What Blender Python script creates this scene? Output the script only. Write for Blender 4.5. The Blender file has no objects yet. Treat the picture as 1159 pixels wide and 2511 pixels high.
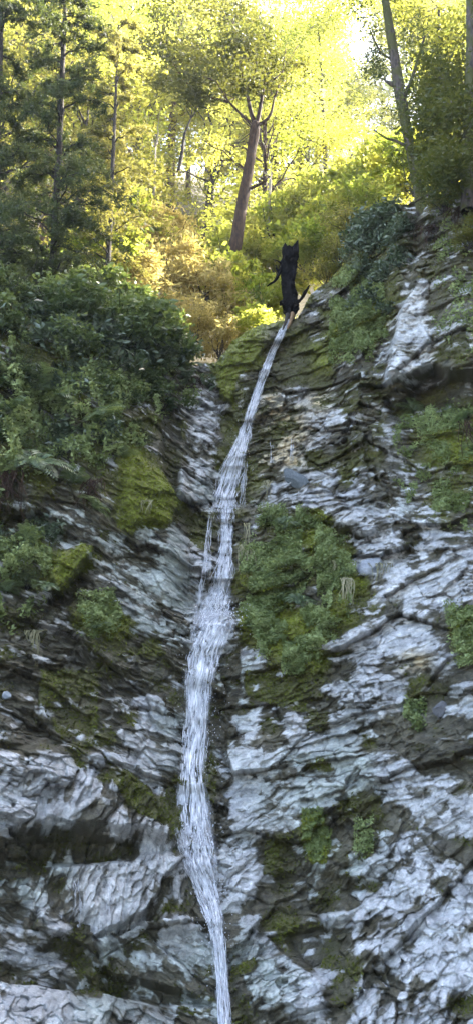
import bpy, math
import numpy as np
R = math.radians
rng = np.random.default_rng(11)
S = bpy.context.scene
COL = S.collection

# ------------------------------------------------------------------ camera
F = 2361.0; CX, CY = 579.5, 1255.5
PITCH = R(18.0); CAM = np.array([0.0, 0.0, 1.6])
cp, sp = math.cos(PITCH), math.sin(PITCH)
def at(px, py, Y):
    """world point seen at photo pixel (px, py) at world depth Y"""
    px = np.asarray(px, float); py = np.asarray(py, float); Y = np.asarray(Y, float)
    dx = (px - CX) / F; dy = (CY - py) / F
    ry = cp - dy * sp; rz = sp + dy * cp
    return np.stack([dx / ry * Y, Y + 0 * px, CAM[2] + rz / ry * Y], -1)
cam = bpy.data.cameras.new('camera'); camo = bpy.data.objects.new('camera', cam); COL.objects.link(camo)
camo.location = CAM; camo.rotation_euler = (math.pi / 2 + PITCH, 0, 0)
cam.sensor_fit = 'VERTICAL'; cam.sensor_height = 24.0; cam.lens = 24.0 * F / 2511.0
cam.clip_end = 2000; S.camera = camo

# ------------------------------------------------------------------ noise
def hsh(ix, iy, iz, seed):
    h = (ix.astype(np.int64) * 374761393 + iy.astype(np.int64) * 668265263 + iz * 2147483647 + seed * 1274126177) & 0xFFFFFFFF
    h = ((h ^ (h >> 13)) * 1274126177) & 0xFFFFFFFF
    h = ((h ^ (h >> 16)) * 2246822519) & 0xFFFFFFFF
    h = h ^ (h >> 15)
    return (h & 0xFFFFFF) / float(0xFFFFFF)
def vnoise(x, y, seed=0):
    x = np.asarray(x, float); y = np.asarray(y, float)
    ix = np.floor(x); iy = np.floor(y); fx = x - ix; fy = y - iy
    fx = fx * fx * (3 - 2 * fx); fy = fy * fy * (3 - 2 * fy)
    a = hsh(ix, iy, 0, seed); b = hsh(ix + 1, iy, 0, seed); c = hsh(ix, iy + 1, 0, seed); d = hsh(ix + 1, iy + 1, 0, seed)
    return (a * (1 - fx) + b * fx) * (1 - fy) + (c * (1 - fx) + d * fx) * fy
def fbm(x, y, seed=0, octv=4):
    t = 0; a = 0.5; n = 0
    for i in range(octv):
        t = t + a * vnoise(x * 2 ** i + 17.3 * i, y * 2 ** i - 9.1 * i, seed + i); n += a; a *= 0.5
    return t / n - 0.5
def facets(a, b, seed):
    """broken plates: each Voronoi cell is a tilted plane. returns height, cell random, distance to cell border"""
    ia = np.floor(a); ib = np.floor(b)
    d1 = np.full(a.shape, 9.0); d2 = np.full(a.shape, 9.0); H = np.zeros(a.shape); RR = np.zeros(a.shape)
    for da in (-1, 0, 1):
        for db in (-1, 0, 1):
            ca = ia + da; cb = ib + db
            pa = ca + 0.12 + 0.76 * hsh(ca, cb, 1, seed); pb = cb + 0.12 + 0.76 * hsh(ca, cb, 2, seed)
            ea = a - pa; eb = b - pb; d = np.sqrt(ea * ea + eb * eb)
            r = hsh(ca, cb, 3, seed)
            h = (r - 0.5) + ea * (hsh(ca, cb, 4, seed) - 0.5) * 1.3 + eb * ((hsh(ca, cb, 5, seed) - 0.5) * 1.1 - 0.35)
            near = d < d1
            d2 = np.where(near, d1, np.minimum(d2, d))
            H = np.where(near, h, H); RR = np.where(near, hsh(ca, cb, 6, seed), RR)
            d1 = np.where(near, d, d1)
    return H, RR, d2 - d1
def sstep(a, b, x):
    t = np.clip((x - a) / (b - a), 0, 1); return t * t * (3 - 2 * t)
def lerp(a, b, t): return a + (b - a) * t

# ------------------------------------------------------------------ objects
def tag(o, label=None, cat=None, group=None, kind=None):
    if label: o['label'] = label
    if cat: o['category'] = cat
    if group: o['group'] = group
    if kind: o['kind'] = kind
    return o
def link(o, parent=None):
    COL.objects.link(o)
    if parent is not None: o.parent = parent
    return o
def empty(name, loc=(0, 0, 0)):
    o = bpy.data.objects.new(name, None); o.location = loc; o.empty_display_size = 0.2
    return link(o)
def meshdata(name, V, Fc, mat, attrs=None, smooth=False):
    V = np.asarray(V, np.float32).reshape(-1, 3); me = bpy.data.meshes.new(name)
    blocks = Fc if isinstance(Fc, list) else [Fc]
    blocks = [np.asarray(b, np.int32) for b in blocks if len(b)]
    me.vertices.add(len(V)); me.vertices.foreach_set('co', V.ravel())
    idx = np.concatenate([b.ravel() for b in blocks]); tot = np.concatenate([np.full(len(b), b.shape[1], np.int32) for b in blocks])
    me.loops.add(len(idx)); me.loops.foreach_set('vertex_index', idx)
    me.polygons.add(len(tot)); st = np.zeros(len(tot), np.int32); st[1:] = np.cumsum(tot)[:-1]
    me.polygons.foreach_set('loop_start', st); me.polygons.foreach_set('loop_total', tot)
    me.polygons.foreach_set('use_smooth', np.full(len(tot), smooth))
    me.update(calc_edges=True); me.validate()
    for k, v in (attrs or {}).items():
        v = np.asarray(v, np.float32)
        if v.ndim == 2:
            c = np.ones((len(v), 4), np.float32); c[:, :3] = v
            me.attributes.new(k, 'FLOAT_COLOR', 'POINT').data.foreach_set('color', c.ravel())
        else:
            me.attributes.new(k, 'FLOAT', 'POINT').data.foreach_set('value', v)
    me.materials.append(mat)
    return me
def obj(name, me, parent=None, loc=None):
    o = bpy.data.objects.new(name, me)
    if loc is not None: o.location = loc
    return link(o, parent)
def copy_tree(o, parent=None):
    c = o.copy(); link(c)
    if parent is not None: c.parent = parent
    for ch in list(o.children): copy_tree(ch, c)
    return c

class MB:
    """collects tubes, leaves and ribbons into one mesh"""
    def __init__(s): s.V = []; s.F = {3: [], 4: []}; s.R = []; s.n = 0
    def add(s, V, Fc, r=0.5):
        V = np.asarray(V, float).reshape(-1, 3); Fc = np.asarray(Fc, int)
        s.V.append(V); s.F[Fc.shape[1]].append(Fc + s.n)
        s.R.append(np.full(len(V), r, float) if np.isscalar(r) else np.asarray(r, float)); s.n += len(V)
    def tube(s, P, rad, sides=7, r=0.5, bump=0.0, cap=True):
        P = np.asarray(P, float); n = len(P); rad = np.broadcast_to(np.asarray(rad, float), (n,))
        T = np.gradient(P, axis=0); T /= np.linalg.norm(T, axis=1, keepdims=True) + 1e-9
        up = np.array([0.13, -0.95, 0.28]) if abs(T[:, 1]).mean() < 0.85 else np.array([1.0, 0.1, 0.1])
        A = np.cross(T, up); A /= np.linalg.norm(A, axis=1, keepdims=True) + 1e-9; B = np.cross(T, A)
        th = np.arange(sides) * 2 * math.pi / sides
        rr = rad[:, None] * (1 + bump * (rng.random((n, sides)) - 0.5))
        ring = P[:, None] + rr[..., None] * (np.cos(th)[None, :, None] * A[:, None] + np.sin(th)[None, :, None] * B[:, None])
        i = np.arange(n - 1)[:, None] * sides; j = np.arange(sides)[None]; k = (j + 1) % sides
        s.add(ring.reshape(-1, 3), np.stack([i + j, i + k, i + sides + k, i + sides + j], -1).reshape(-1, 4), r)
        if cap:
            m = s.n; s.add(P[-1:] + T[-1:] * rad[-1], np.zeros((0, 3), int), r)
            base = m - sides
            s.F[3].append(np.array([[base + q, base + (q + 1) % sides, m] for q in range(sides)]))
    def leaves(s, C, size, aspect=0.45, flat=0.0, r=None, droop=0.0):
        """rhombic leaves: C centres, size lengths; flat 0..1 turns them level"""
        C = np.asarray(C, float); n = len(C)
        if n == 0: return
        t = rng.normal(size=(n, 3)); t[:, 2] = t[:, 2] * (1 - flat) - droop; t /= np.linalg.norm(t, axis=1, keepdims=True)
        b = rng.normal(size=(n, 3)); b[:, 2] *= (1 - flat)
        b -= t * (b * t).sum(1, keepdims=True); b /= np.linalg.norm(b, axis=1, keepdims=True) + 1e-9
        L = (np.asarray(size) * (0.7 + 0.6 * rng.random(n)))[:, None]; W = L * aspect
        nr = np.cross(t, b)
        V = np.stack([C - t * L * 0.5, C + b * W * 0.5 - t * L * 0.05 + nr * W * 0.15, C + t * L * 0.5, C - b * W * 0.5 - t * L * 0.05 + nr * W * 0.15], 1)
        q = np.arange(n)[:, None] * 4 + np.arange(4)[None]
        rv = rng.random(n) if r is None else r
        s.add(V.reshape(-1, 3), q, np.repeat(rv, 4))
    def data(s, name, mat, smooth=False):
        bl = [np.concatenate(s.F[k]) for k in (3, 4) if len(s.F[k])]
        return meshdata(name, np.concatenate(s.V), bl, mat, {'rnd': np.concatenate(s.R)}, smooth)
    def build(s, name, mat, parent=None, smooth=False, loc=None): return obj(name, s.data(name, mat, smooth), parent, loc)

# ------------------------------------------------------------------ materials
def newmat(name):
    m = bpy.data.materials.new(name); m.use_nodes = True; nt = m.node_tree; nt.nodes.clear()
    out = nt.nodes.new('ShaderNodeOutputMaterial'); return m, nt, out
def leafmat(name, c1, c2, t1, t2, mix=0.5, rough=0.5, spec=0.35):
    m, nt, out = newmat(name); N = nt.nodes.new; Lk = nt.links.new
    a = N('ShaderNodeAttribute'); a.attribute_name = 'rnd'
    info = N('ShaderNodeObjectInfo')
    add = N('ShaderNodeMath'); add.operation = 'MULTIPLY_ADD'; Lk(info.outputs['Random'], add.inputs[0]); add.inputs[1].default_value = 0.35
    Lk(a.outputs['Fac'], add.inputs[2])
    sub = N('ShaderNodeMath'); sub.operation = 'SUBTRACT'; sub.use_clamp = True; Lk(add.outputs[0], sub.inputs[0]); sub.inputs[1].default_value = 0.17
    def mixc(x, y):
        q = N('ShaderNodeMix'); q.data_type = 'RGBA'; Lk(sub.outputs[0], q.inputs['Factor'])
        q.inputs['A'].default_value = (*x, 1); q.inputs['B'].default_value = (*y, 1); return q.outputs['Result']
    p = N('ShaderNodeBsdfPrincipled'); Lk(mixc(c1, c2), p.inputs['Base Color']); p.inputs['Roughness'].default_value = rough
    p.inputs['Specular IOR Level'].default_value = spec
    t = N('ShaderNodeBsdfTranslucent'); Lk(mixc(t1, t2), t.inputs['Color'])
    mx = N('ShaderNodeMixShader'); mx.inputs[0].default_value = mix
    Lk(p.outputs[0], mx.inputs[1]); Lk(t.outputs[0], mx.inputs[2]); Lk(mx.outputs[0], out.inputs[0])
    return m
def barkmat(name, c1, c2, moss=None, mossamt=0.5, scale=7.0, spec=0.3):
    m, nt, out = newmat(name); N = nt.nodes.new; Lk = nt.links.new
    tc = N('ShaderNodeTexCoord'); mp = N('ShaderNodeMapping'); mp.inputs['Scale'].default_value = (scale, scale, scale * 0.28)
    Lk(tc.outputs['Object'], mp.inputs['Vector'])
    n1 = N('ShaderNodeTexNoise'); n1.inputs['Scale'].default_value = 3.0; n1.inputs['Detail'].default_value = 6; n1.inputs['Roughness'].default_value = 0.65
    Lk(mp.outputs[0], n1.inputs['Vector'])
    cr = N('ShaderNodeValToRGB'); cr.color_ramp.elements[0].color = (*c1, 1); cr.color_ramp.elements[1].color = (*c2, 1)
    cr.color_ramp.elements[0].position = 0.35; cr.color_ramp.elements[1].position = 0.68
    Lk(n1.outputs['Fac'], cr.inputs[0]); col = cr.outputs[0]
    if moss:
        n2 = N('ShaderNodeTexNoise'); n2.inputs['Scale'].default_value = 2.2; n2.inputs['Detail'].default_value = 5; Lk(tc.outputs['Object'], n2.inputs['Vector'])
        r2 = N('ShaderNodeValToRGB'); r2.color_ramp.elements[0].position = 0.62 - mossamt * 0.3; r2.color_ramp.elements[1].position = 0.7 - mossamt * 0.3
        Lk(n2.outputs['Fac'], r2.inputs[0])
        q = N('ShaderNodeMix'); q.data_type = 'RGBA'; Lk(r2.outputs[0], q.inputs['Factor']); Lk(col, q.inputs['A']); q.inputs['B'].default_value = (*moss, 1); col = q.outputs['Result']
    p = N('ShaderNodeBsdfPrincipled'); Lk(col, p.inputs['Base Color']); p.inputs['Roughness'].default_value = 0.85; p.inputs['Specular IOR Level'].default_value = spec
    bp = N('ShaderNodeBump'); bp.inputs['Strength'].default_value = 0.8; bp.inputs['Distance'].default_value = 0.03
    Lk(n1.outputs['Fac'], bp.inputs['Height']); Lk(bp.outputs[0], p.inputs['Normal']); Lk(p.outputs[0], out.inputs[0])
    return m
def rockmat(name):
    m, nt, out = newmat(name); N = nt.nodes.new; Lk = nt.links.new
    a = N('ShaderNodeAttribute'); a.attribute_name = 'rock'; w = N('ShaderNodeAttribute'); w.attribute_name = 'gloss'
    tc = N('ShaderNodeTexCoord')
    n1 = N('ShaderNodeTexNoise'); n1.inputs['Scale'].default_value = 26; n1.inputs['Detail'].default_value = 7; n1.inputs['Roughness'].default_value = 0.7
    Lk(tc.outputs['Object'], n1.inputs['Vector'])
    mr = N('ShaderNodeMapRange'); mr.inputs['From Min'].default_value = 0.3; mr.inputs['From Max'].default_value = 0.7
    mr.inputs['To Min'].default_value = 0.62; mr.inputs['To Max'].default_value = 1.3; Lk(n1.outputs['Fac'], mr.inputs['Value'])
    mu = N('ShaderNodeMix'); mu.data_type = 'RGBA'; mu.blend_type = 'MULTIPLY'; mu.inputs['Factor'].default_value = 1
    Lk(a.outputs['Color'], mu.inputs['A']); Lk(mr.outputs[0], mu.inputs['B'])
    p = N('ShaderNodeBsdfPrincipled'); Lk(mu.outputs['Result'], p.inputs['Base Color'])
    r = N('ShaderNodeMapRange'); r.inputs['To Min'].default_value = 0.8; r.inputs['To Max'].default_value = 0.16; Lk(w.outputs['Fac'], r.inputs['Value'])
    Lk(r.outputs[0], p.inputs['Roughness']); p.inputs['Specular IOR Level'].default_value = 0.55
    n3 = N('ShaderNodeTexNoise'); n3.inputs['Scale'].default_value = 60; n3.inputs['Detail'].default_value = 4; Lk(tc.outputs['Object'], n3.inputs['Vector'])
    ad = N('ShaderNodeMath'); ad.operation = 'MULTIPLY_ADD'; Lk(n3.outputs['Fac'], ad.inputs[0]); ad.inputs[1].default_value = 0.35; Lk(n1.outputs['Fac'], ad.inputs[2])
    bp = N('ShaderNodeBump'); bp.inputs['Strength'].default_value = 0.9; bp.inputs['Distance'].default_value = 0.028
    Lk(ad.outputs[0], bp.inputs['Height']); Lk(bp.outputs[0], p.inputs['Normal']); Lk(p.outputs[0], out.inputs[0])
    return m
def soilmat(name, c1, c2, scale=3.0):
    m, nt, out = newmat(name); N = nt.nodes.new; Lk = nt.links.new
    tc = N('ShaderNodeTexCoord'); n1 = N('ShaderNodeTexNoise'); n1.inputs['Scale'].default_value = scale; n1.inputs['Detail'].default_value = 8; n1.inputs['Roughness'].default_value = 0.7
    Lk(tc.outputs['Object'], n1.inputs['Vector'])
    cr = N('ShaderNodeValToRGB'); cr.color_ramp.elements[0].color = (*c1, 1); cr.color_ramp.elements[1].color = (*c2, 1)
    cr.color_ramp.elements[0].position = 0.35; cr.color_ramp.elements[1].position = 0.65; Lk(n1.outputs['Fac'], cr.inputs[0])
    p = N('ShaderNodeBsdfPrincipled'); Lk(cr.outputs[0], p.inputs['Base Color']); p.inputs['Roughness'].default_value = 0.9
    bp = N('ShaderNodeBump'); bp.inputs['Distance'].default_value = 0.08; Lk(n1.outputs['Fac'], bp.inputs['Height']); Lk(bp.outputs[0], p.inputs['Normal'])
    Lk(p.outputs[0], out.inputs[0]); return m
def watermat(name, lo=0.35, hi=0.95):
    m, nt, out = newmat(name); N = nt.nodes.new; Lk = nt.links.new
    a = N('ShaderNodeAttribute'); a.attribute_name = 'rnd'
    q = N('ShaderNodeMix'); q.data_type = 'RGBA'; Lk(a.outputs['Fac'], q.inputs['Factor'])
    q.inputs['A'].default_value = (0.82, 0.84, 0.89, 1); q.inputs['B'].default_value = (0.95, 0.955, 0.975, 1)
    p = N('ShaderNodeBsdfPrincipled'); Lk(q.outputs['Result'], p.inputs['Base Color'])
    p.inputs['Roughness'].default_value = 0.2; p.inputs['IOR'].default_value = 1.33; p.inputs['Transmission Weight'].default_value = 0.08
    p.inputs['Specular IOR Level'].default_value = 0.6
    tr = N('ShaderNodeBsdfTransparent'); mx = N('ShaderNodeMixShader'); mr = N('ShaderNodeMapRange'); mr.inputs['To Min'].default_value = lo; mr.inputs['To Max'].default_value = hi
    Lk(a.outputs['Fac'], mr.inputs['Value']); Lk(mr.outputs[0], mx.inputs[0]); Lk(tr.outputs[0], mx.inputs[1]); Lk(p.outputs[0], mx.inputs[2])
    Lk(mx.outputs[0], out.inputs[0]); return m

M = {
 'rock': rockmat('fractured_rock'),
 'water': watermat('white_water'), 'film': watermat('water_film', 0.0, 1.0),
 'soil': soilmat('forest_soil', (0.03, 0.03, 0.012), (0.11, 0.085, 0.035)),
 'bed': soilmat('stream_gravel', (0.06, 0.06, 0.06), (0.28, 0.28, 0.27), 5),
 'sunleaf': leafmat('yellow_green_leaf', (0.07, 0.11, 0.02), (0.12, 0.14, 0.03), (0.32, 0.40, 0.04), (0.72, 0.68, 0.12), 0.62),
 'farleaf': leafmat('olive_leaf', (0.06, 0.085, 0.016), (0.12, 0.115, 0.025), (0.25, 0.30, 0.04), (0.56, 0.52, 0.09), 0.57),
 'beech': leafmat('beech_leaf', (0.055, 0.075, 0.014), (0.10, 0.11, 0.02), (0.22, 0.22, 0.035), (0.42, 0.37, 0.09), 0.5),
 'olive': leafmat('olive_shade_leaf', (0.05, 0.068, 0.018), (0.12, 0.13, 0.035), (0.08, 0.10, 0.015), (0.25, 0.24, 0.035), 0.38),  # darkened leaf, the crown's shade put into its colour
 'dark': leafmat('dark_green_leaf', (0.04, 0.062, 0.032), (0.11, 0.13, 0.055), (0.06, 0.09, 0.02), (0.18, 0.20, 0.04), 0.4),
 'shrub': leafmat('shrub_leaf', (0.045, 0.075, 0.03), (0.20, 0.25, 0.09), (0.06, 0.10, 0.02), (0.24, 0.3, 0.06), 0.35, 0.4, 0.5),
 'gloss': leafmat('glossy_leaf', (0.045, 0.07, 0.04), (0.20, 0.245, 0.15), (0.05, 0.09, 0.02), (0.10, 0.14, 0.03), 0.25, 0.3, 0.6),
 'fern': leafmat('fern_frond', (0.07, 0.11, 0.045), (0.2, 0.25, 0.13), (0.10, 0.15, 0.03), (0.25, 0.3, 0.08), 0.4, 0.4, 0.5),
 'moss': leafmat('moss_leaf', (0.075, 0.08, 0.014), (0.30, 0.34, 0.05), (0.06, 0.07, 0.01), (0.2, 0.22, 0.04), 0.3, 0.7, 0.2),
 'herb': leafmat('cliff_herb_leaf', (0.13, 0.17, 0.05), (0.42, 0.50, 0.21), (0.12, 0.16, 0.03), (0.3, 0.34, 0.1), 0.35, 0.5, 0.4),
 'bracken': leafmat('dry_bracken', (0.22, 0.16, 0.045), (0.48, 0.40, 0.16), (0.45, 0.36, 0.08), (0.75, 0.65, 0.24), 0.45, 0.7, 0.2),
 'straw': leafmat('straw_grass', (0.22, 0.21, 0.10), (0.50, 0.45, 0.28), (0.12, 0.1, 0.05), (0.2, 0.17, 0.09), 0.25, 0.6, 0.3),
 'bark': barkmat('brown_bark', (0.02, 0.011, 0.007), (0.085, 0.045, 0.024)),
 'greybark': barkmat('mossy_grey_bark', (0.03, 0.024, 0.02), (0.13, 0.105, 0.085), (0.07, 0.07, 0.02), 0.6),
 'darkbark': barkmat('dark_bark', (0.018, 0.015, 0.012), (0.06, 0.05, 0.04)),
 'deadwood': barkmat('bleached_wood', (0.22, 0.19, 0.15), (0.5, 0.45, 0.38)),
 'char': barkmat('charred_wood', (0.002, 0.002, 0.002), (0.012, 0.011, 0.010), scale=14, spec=0.05),
 'tan': barkmat('split_wood', (0.12, 0.07, 0.035), (0.30, 0.19, 0.10)),
}

# ------------------------------------------------------------------ the cliff
EDGE = np.array([(-500, 600), (0, 730), (200, 790), (380, 860), (450, 893), (528, 893), (545, 868), (600, 812), (650, 795), (690, 788), (730, 782),
    (760, 722), (790, 698), (815, 685), (905, 548), (945, 512), (1040, 492), (1159, 440), (1400, 400), (1700, 380)], float)
CXS = np.array([-450, 0, 200, 400, 480, 560, 640, 760, 900, 1000, 1159, 1600], float)
CYS = np.array([400, 700, 800, 960, 1140, 1236, 1252, 1500, 1525, 1680, 1840, 2050, 2110, 2300, 2430, 2511, 2800], float)
DEP = np.array([
 # -450    0    200   400   480   560   640   760   900  1000  1159  1600
 [10.6, 12.9, 14.0, 15.4, 16.0, 16.4, 16.6, 16.4, 15.6, 14.9, 13.9, 11.4],
 [10.4, 12.7, 13.7, 15.2, 15.9, 16.2, 16.3, 16.2, 15.3, 14.4, 13.4, 11.0],
 [10.2, 12.5, 13.4, 15.0, 15.8, 16.0, 16.0, 15.9, 15.2, 14.5, 13.3, 10.8],
 [10.0, 12.2, 13.0, 14.6, 15.4, 15.5, 15.6, 15.5, 15.0, 14.5, 13.4, 10.7],
 [ 9.8, 11.9, 12.6, 13.8, 14.9, 15.1, 15.1, 15.0, 14.7, 14.3, 13.3, 10.6],
 [ 9.6, 11.7, 12.4, 13.5, 14.5, 14.9, 14.8, 14.6, 14.4, 14.1, 13.2, 10.5],
 [ 9.6, 11.7, 12.4, 13.5, 14.3, 14.4, 14.4, 14.4, 14.3, 14.1, 13.2, 10.4],
 [ 9.3, 11.4, 12.1, 12.9, 13.6, 13.8, 13.7, 13.6, 13.5, 13.2, 12.5, 10.2],
 [ 9.3, 11.4, 12.1, 12.8, 13.2, 13.4, 13.6, 13.5, 13.4, 13.1, 12.4, 10.2],
 [ 9.1, 11.2, 11.8, 12.5, 12.9, 13.1, 13.1, 13.0, 12.9, 12.7, 12.0, 10.0],
 [ 8.9, 10.8, 11.5, 12.2, 12.6, 12.7, 12.7, 12.6, 12.4, 12.2, 11.6, 9.8],
 [ 8.7, 10.5, 11.1, 11.8, 12.1, 12.2, 12.2, 12.1, 11.9, 11.6, 11.1, 9.6],
 [ 8.7, 10.6, 11.2, 11.7, 11.9, 12.0, 12.0, 11.9, 11.7, 11.4, 10.9, 9.5],
 [ 8.5, 10.2, 10.8, 11.2, 11.3, 11.4, 11.5, 11.4, 11.1, 10.8, 10.4, 9.3],
 [ 8.3, 10.0, 10.6, 11.0, 11.0, 11.0, 11.0, 10.9, 10.5, 10.2, 9.9, 9.0],
 [ 8.2, 9.5, 10.0, 10.7, 10.7, 10.7, 10.7, 10.6, 10.2, 9.9, 9.6, 8.8],
 [ 7.8, 8.9, 9.3, 9.9, 9.9, 9.9, 9.9, 9.7, 9.4, 9.1, 8.9, 8.4]])
def table(px, py):
    px = np.clip(px, CXS[0], CXS[-1] - 1e-3); py = np.clip(py, CYS[0], CYS[-1] - 1e-3)
    i = np.clip(np.searchsorted(CXS, px, side='right') - 1, 0, len(CXS) - 2); j = np.clip(np.searchsorted(CYS, py, side='right') - 1, 0, len(CYS) - 2)
    u = (px - CXS[i]) / (CXS[i + 1] - CXS[i]); v = (py - CYS[j]) / (CYS[j + 1] - CYS[j]); u = u * u * (3 - 2 * u) * 0.6 + u * 0.4
    return (DEP[j, i] * (1 - u) + DEP[j, i + 1] * u) * (1 - v) + (DEP[j + 1, i] * (1 - u) + DEP[j + 1, i + 1] * u) * v
# rock, growth and painted recess shade (k) on the face: one letter per 58 x 50 photo pixels from y = 450 down
MAP = """
vvvvvvvvbbbbbbovvdoo
vvvvvvvvbbbbbbovvkdo
vvvvvvvvbbbbbbovvdko
vvvvvvvvbbbbbbvvvkoo
vvvvvvvvbbbbbomvvddo
vvvvvvvvbbbomppmvdPo
vvvvvvvvbbomdpmmvPdm
vvvvvvvvbmmdopmmdPdo
vvvvvvvvdmmdomodPPko
vvvvvvvddmpdokpppPkk
vvvvvvvdPppcPcppdkko
vvkvvvvdPocccPpppkoo
vvvkvvdoPopccPpdpomm
vvkvdmddpocccodppomm
kvkvvmmPPookpPodppoo
kvkdvmmmPooppPPpkpoo
kkpdvmmoodoodmPPppok
vvkdddpPoddommoPPdPp
vvmmddpPPddmvmmPPppP
vvmkdpPPpdmmkvmmPpPp
ddkomPPPPdomvkmodPPP
vkdmmoPPPPmmmmmdPPdm
kdddddoPPPommmoPPPpm
ddopdddddpPommdPdcPd
dpoooddpddpoPopPPodp
pdoopPPoppkPodpPPodp
kdoodoPPpdPoPopddkdd
kopooppPodpdPPPoppkd
PPPoPPPPopPppoPPpPkd
PPPPoPPoodPppPPPPpPd
PPPPPkooopPpPPoodPPP
PPPpPPPodppPdmdodpPP
dkkkpkPkdPpokmdoPPpd
dkPPPPPPpPPokpkPPPpd
pPkPPPPpkPPkkpooPPdP
kPpPPPpkkPdkkPoPPpPP
PppkPpdPPdPooookpPPP
PPkkPkpPPpPPokkpPpPP
kpPokdppdpoPPokppPPP
pokkkkddddPPPPdppppP
PPPPPPdkkddpPPkpppPo
PPPPPPPdpddppPdppPPp
""".split()
LET = {  # pale, moss, bright moss, cream, relief; k: growth plus recess shade put into the colour
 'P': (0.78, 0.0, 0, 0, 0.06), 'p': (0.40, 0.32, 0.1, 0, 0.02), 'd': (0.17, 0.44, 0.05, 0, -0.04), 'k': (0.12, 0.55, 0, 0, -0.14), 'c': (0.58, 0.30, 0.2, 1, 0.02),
 'm': (0.12, 0.95, 1, 0, 0.06), 'o': (0.17, 0.80, 0.2, 0, -0.02), 'v': (0.10, 0.75, 0.25, 0, 0.0), 's': (0.16, 0.55, 0.0, 0, 0.0), 'b': (0.2, 0.5, 0.4, 0.6, 0)}
GRID = np.array([[LET[c] for c in row] for row in MAP])
def mapsample(px, py):
    gx = np.clip((px - 29) / 58, 0, GRID.shape[1] - 1.001); gy = np.clip((py - 475) / 50, 0, GRID.shape[0] - 1.001)
    i = gx.astype(int); j = gy.astype(int); u = (gx - i)[..., None]; v = (gy - j)[..., None]
    u = u * u * (3 - 2 * u); v = v * v * (3 - 2 * v)
    return (GRID[j, i] * (1 - u) + GRID[j, i + 1] * u) * (1 - v) + (GRID[j + 1, i] * (1 - u) + GRID[j + 1, i + 1] * u) * v
def polymask(px, py, poly, soft):
    """1 inside the outline, falling to 0 over soft pixels outside"""
    poly = np.asarray(poly, float); ins = np.zeros(px.shape, bool); dist = np.full(px.shape, 1e9)
    for (x0, y0), (x1, y1) in zip(poly, np.roll(poly, -1, 0)):
        c = ((y0 > py) != (y1 > py)) & (px < (x1 - x0) * (py - y0) / ((y1 - y0) + 1e-9) + x0); ins ^= c
        L2 = (x1 - x0) ** 2 + (y1 - y0) ** 2
        t = np.clip(((px - x0) * (x1 - x0) + (py - y0) * (y1 - y0)) / L2, 0, 1)
        dist = np.minimum(dist, np.hypot(px - x0 - t * (x1 - x0), py - y0 - t * (y1 - y0)))
    return sstep(-soft, soft, np.where(ins, dist, -dist))
BUMPS = [  # outline, metres towards the viewer, softness
 ([(1030, 620), (985, 760), (940, 950), (955, 1005), (1060, 900), (1159, 930), (1700, 900), (1700, 380), (1159, 420), (1040, 470)], 0.5, 12),
 ([(135, 1450), (128, 1400), (190, 1335), (225, 1345), (215, 1370), (150, 1460)], 0.35, 6),
 ([(330, 1105), (350, 1130), (440, 1240), (420, 1290), (330, 1290), (300, 1240)], 0.35, 9),
 ([(-450, 1850), (60, 1845), (190, 1830), (330, 1900), (440, 2010), (430, 2060), (250, 2030), (90, 2040), (-450, 2060)], 0.30, 12),
 ([(-450, 2400), (100, 2420), (250, 2440), (390, 2475), (420, 2540), (300, 2850), (-450, 2850)], 0.35, 9),
 ([(60, 2130), (240, 2110), (430, 2090), (520, 2260), (250, 2330), (60, 2300)], 0.18, 16),
 ([(580, 1255), (700, 1240), (800, 1280), (870, 1400), (850, 1480), (760, 1640), (700, 1650), (610, 1600), (580, 1500)], 0.22, 22),
 ([(690, 1175), (720, 1160), (760, 1195), (850, 1240), (960, 1290), (900, 1330), (760, 1260), (690, 1250)], 0.35, 10),
 ([(600, 2350), (720, 2330), (800, 2420), (800, 2520), (620, 2520), (560, 2430)], 0.25, 14),
 ([(870, 2270), (1000, 2240), (1170, 2270), (1500, 2250), (1500, 2800), (830, 2800), (800, 2420)], 0.25, 16),
 ([(545, 868), (610, 812), (690, 790), (650, 900), (600, 990), (560, 980), (535, 960)], 0.25, 12),
 ([(430, 1145), (520, 1150), (525, 1190), (480, 1240), (430, 1225)], 0.22, 7),
 ([(930, 968), (1000, 940), (1060, 905), (1159, 935), (1500, 940), (1500, 1000), (1150, 1005), (1050, 1010), (950, 1020)], -0.45, 12),
 ([(672, 1420), (730, 1395), (765, 1420), (740, 1455), (690, 1462)], -0.35, 8), ([(660, 1500), (700, 1470), (730, 1490), (720, 1520), (670, 1540)], -0.3, 8),
 ([(395, 1000), (430, 990), (440, 1120), (425, 1210), (400, 1150)], -0.45, 14), ([(70, 930), (150, 900), (170, 1100), (100, 1130)], -0.5, 20), ([(0, 1240), (120, 1260), (110, 1310), (0, 1300)], -0.4, 14),
 ([(110, 1480), (215, 1380), (235, 1400), (160, 1500)], -0.35, 10), ([(50, 2062), (200, 2045), (330, 2070), (320, 2115), (120, 2125)], -0.18, 9), ([(225, 2300), (330, 2250), (350, 2290), (240, 2350)], -0.25, 8), ([(240, 2380), (420, 2420), (520, 2460), (400, 2462), (250, 2430)], -0.3, 9),
 ([(640, 2160), (760, 2120), (900, 2170), (880, 2230), (720, 2240)], -0.2, 14), ([(690, 2280), (860, 2250), (800, 2330), (780, 2400), (720, 2330)], -0.22, 14), ([(925, 1690), (1050, 1640), (1159, 1720), (1159, 1850), (1040, 1800)], -0.2, 18),
 ([(520, 1500), (575, 1500), (590, 1560), (550, 1600), (500, 1590)], 0.18, 10),
]
NC, NR, NB = 860, 1080, 46
pxs = np.linspace(-420, 1590, NC); PX = np.broadcast_to(pxs, (NR, NC)).copy()
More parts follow.
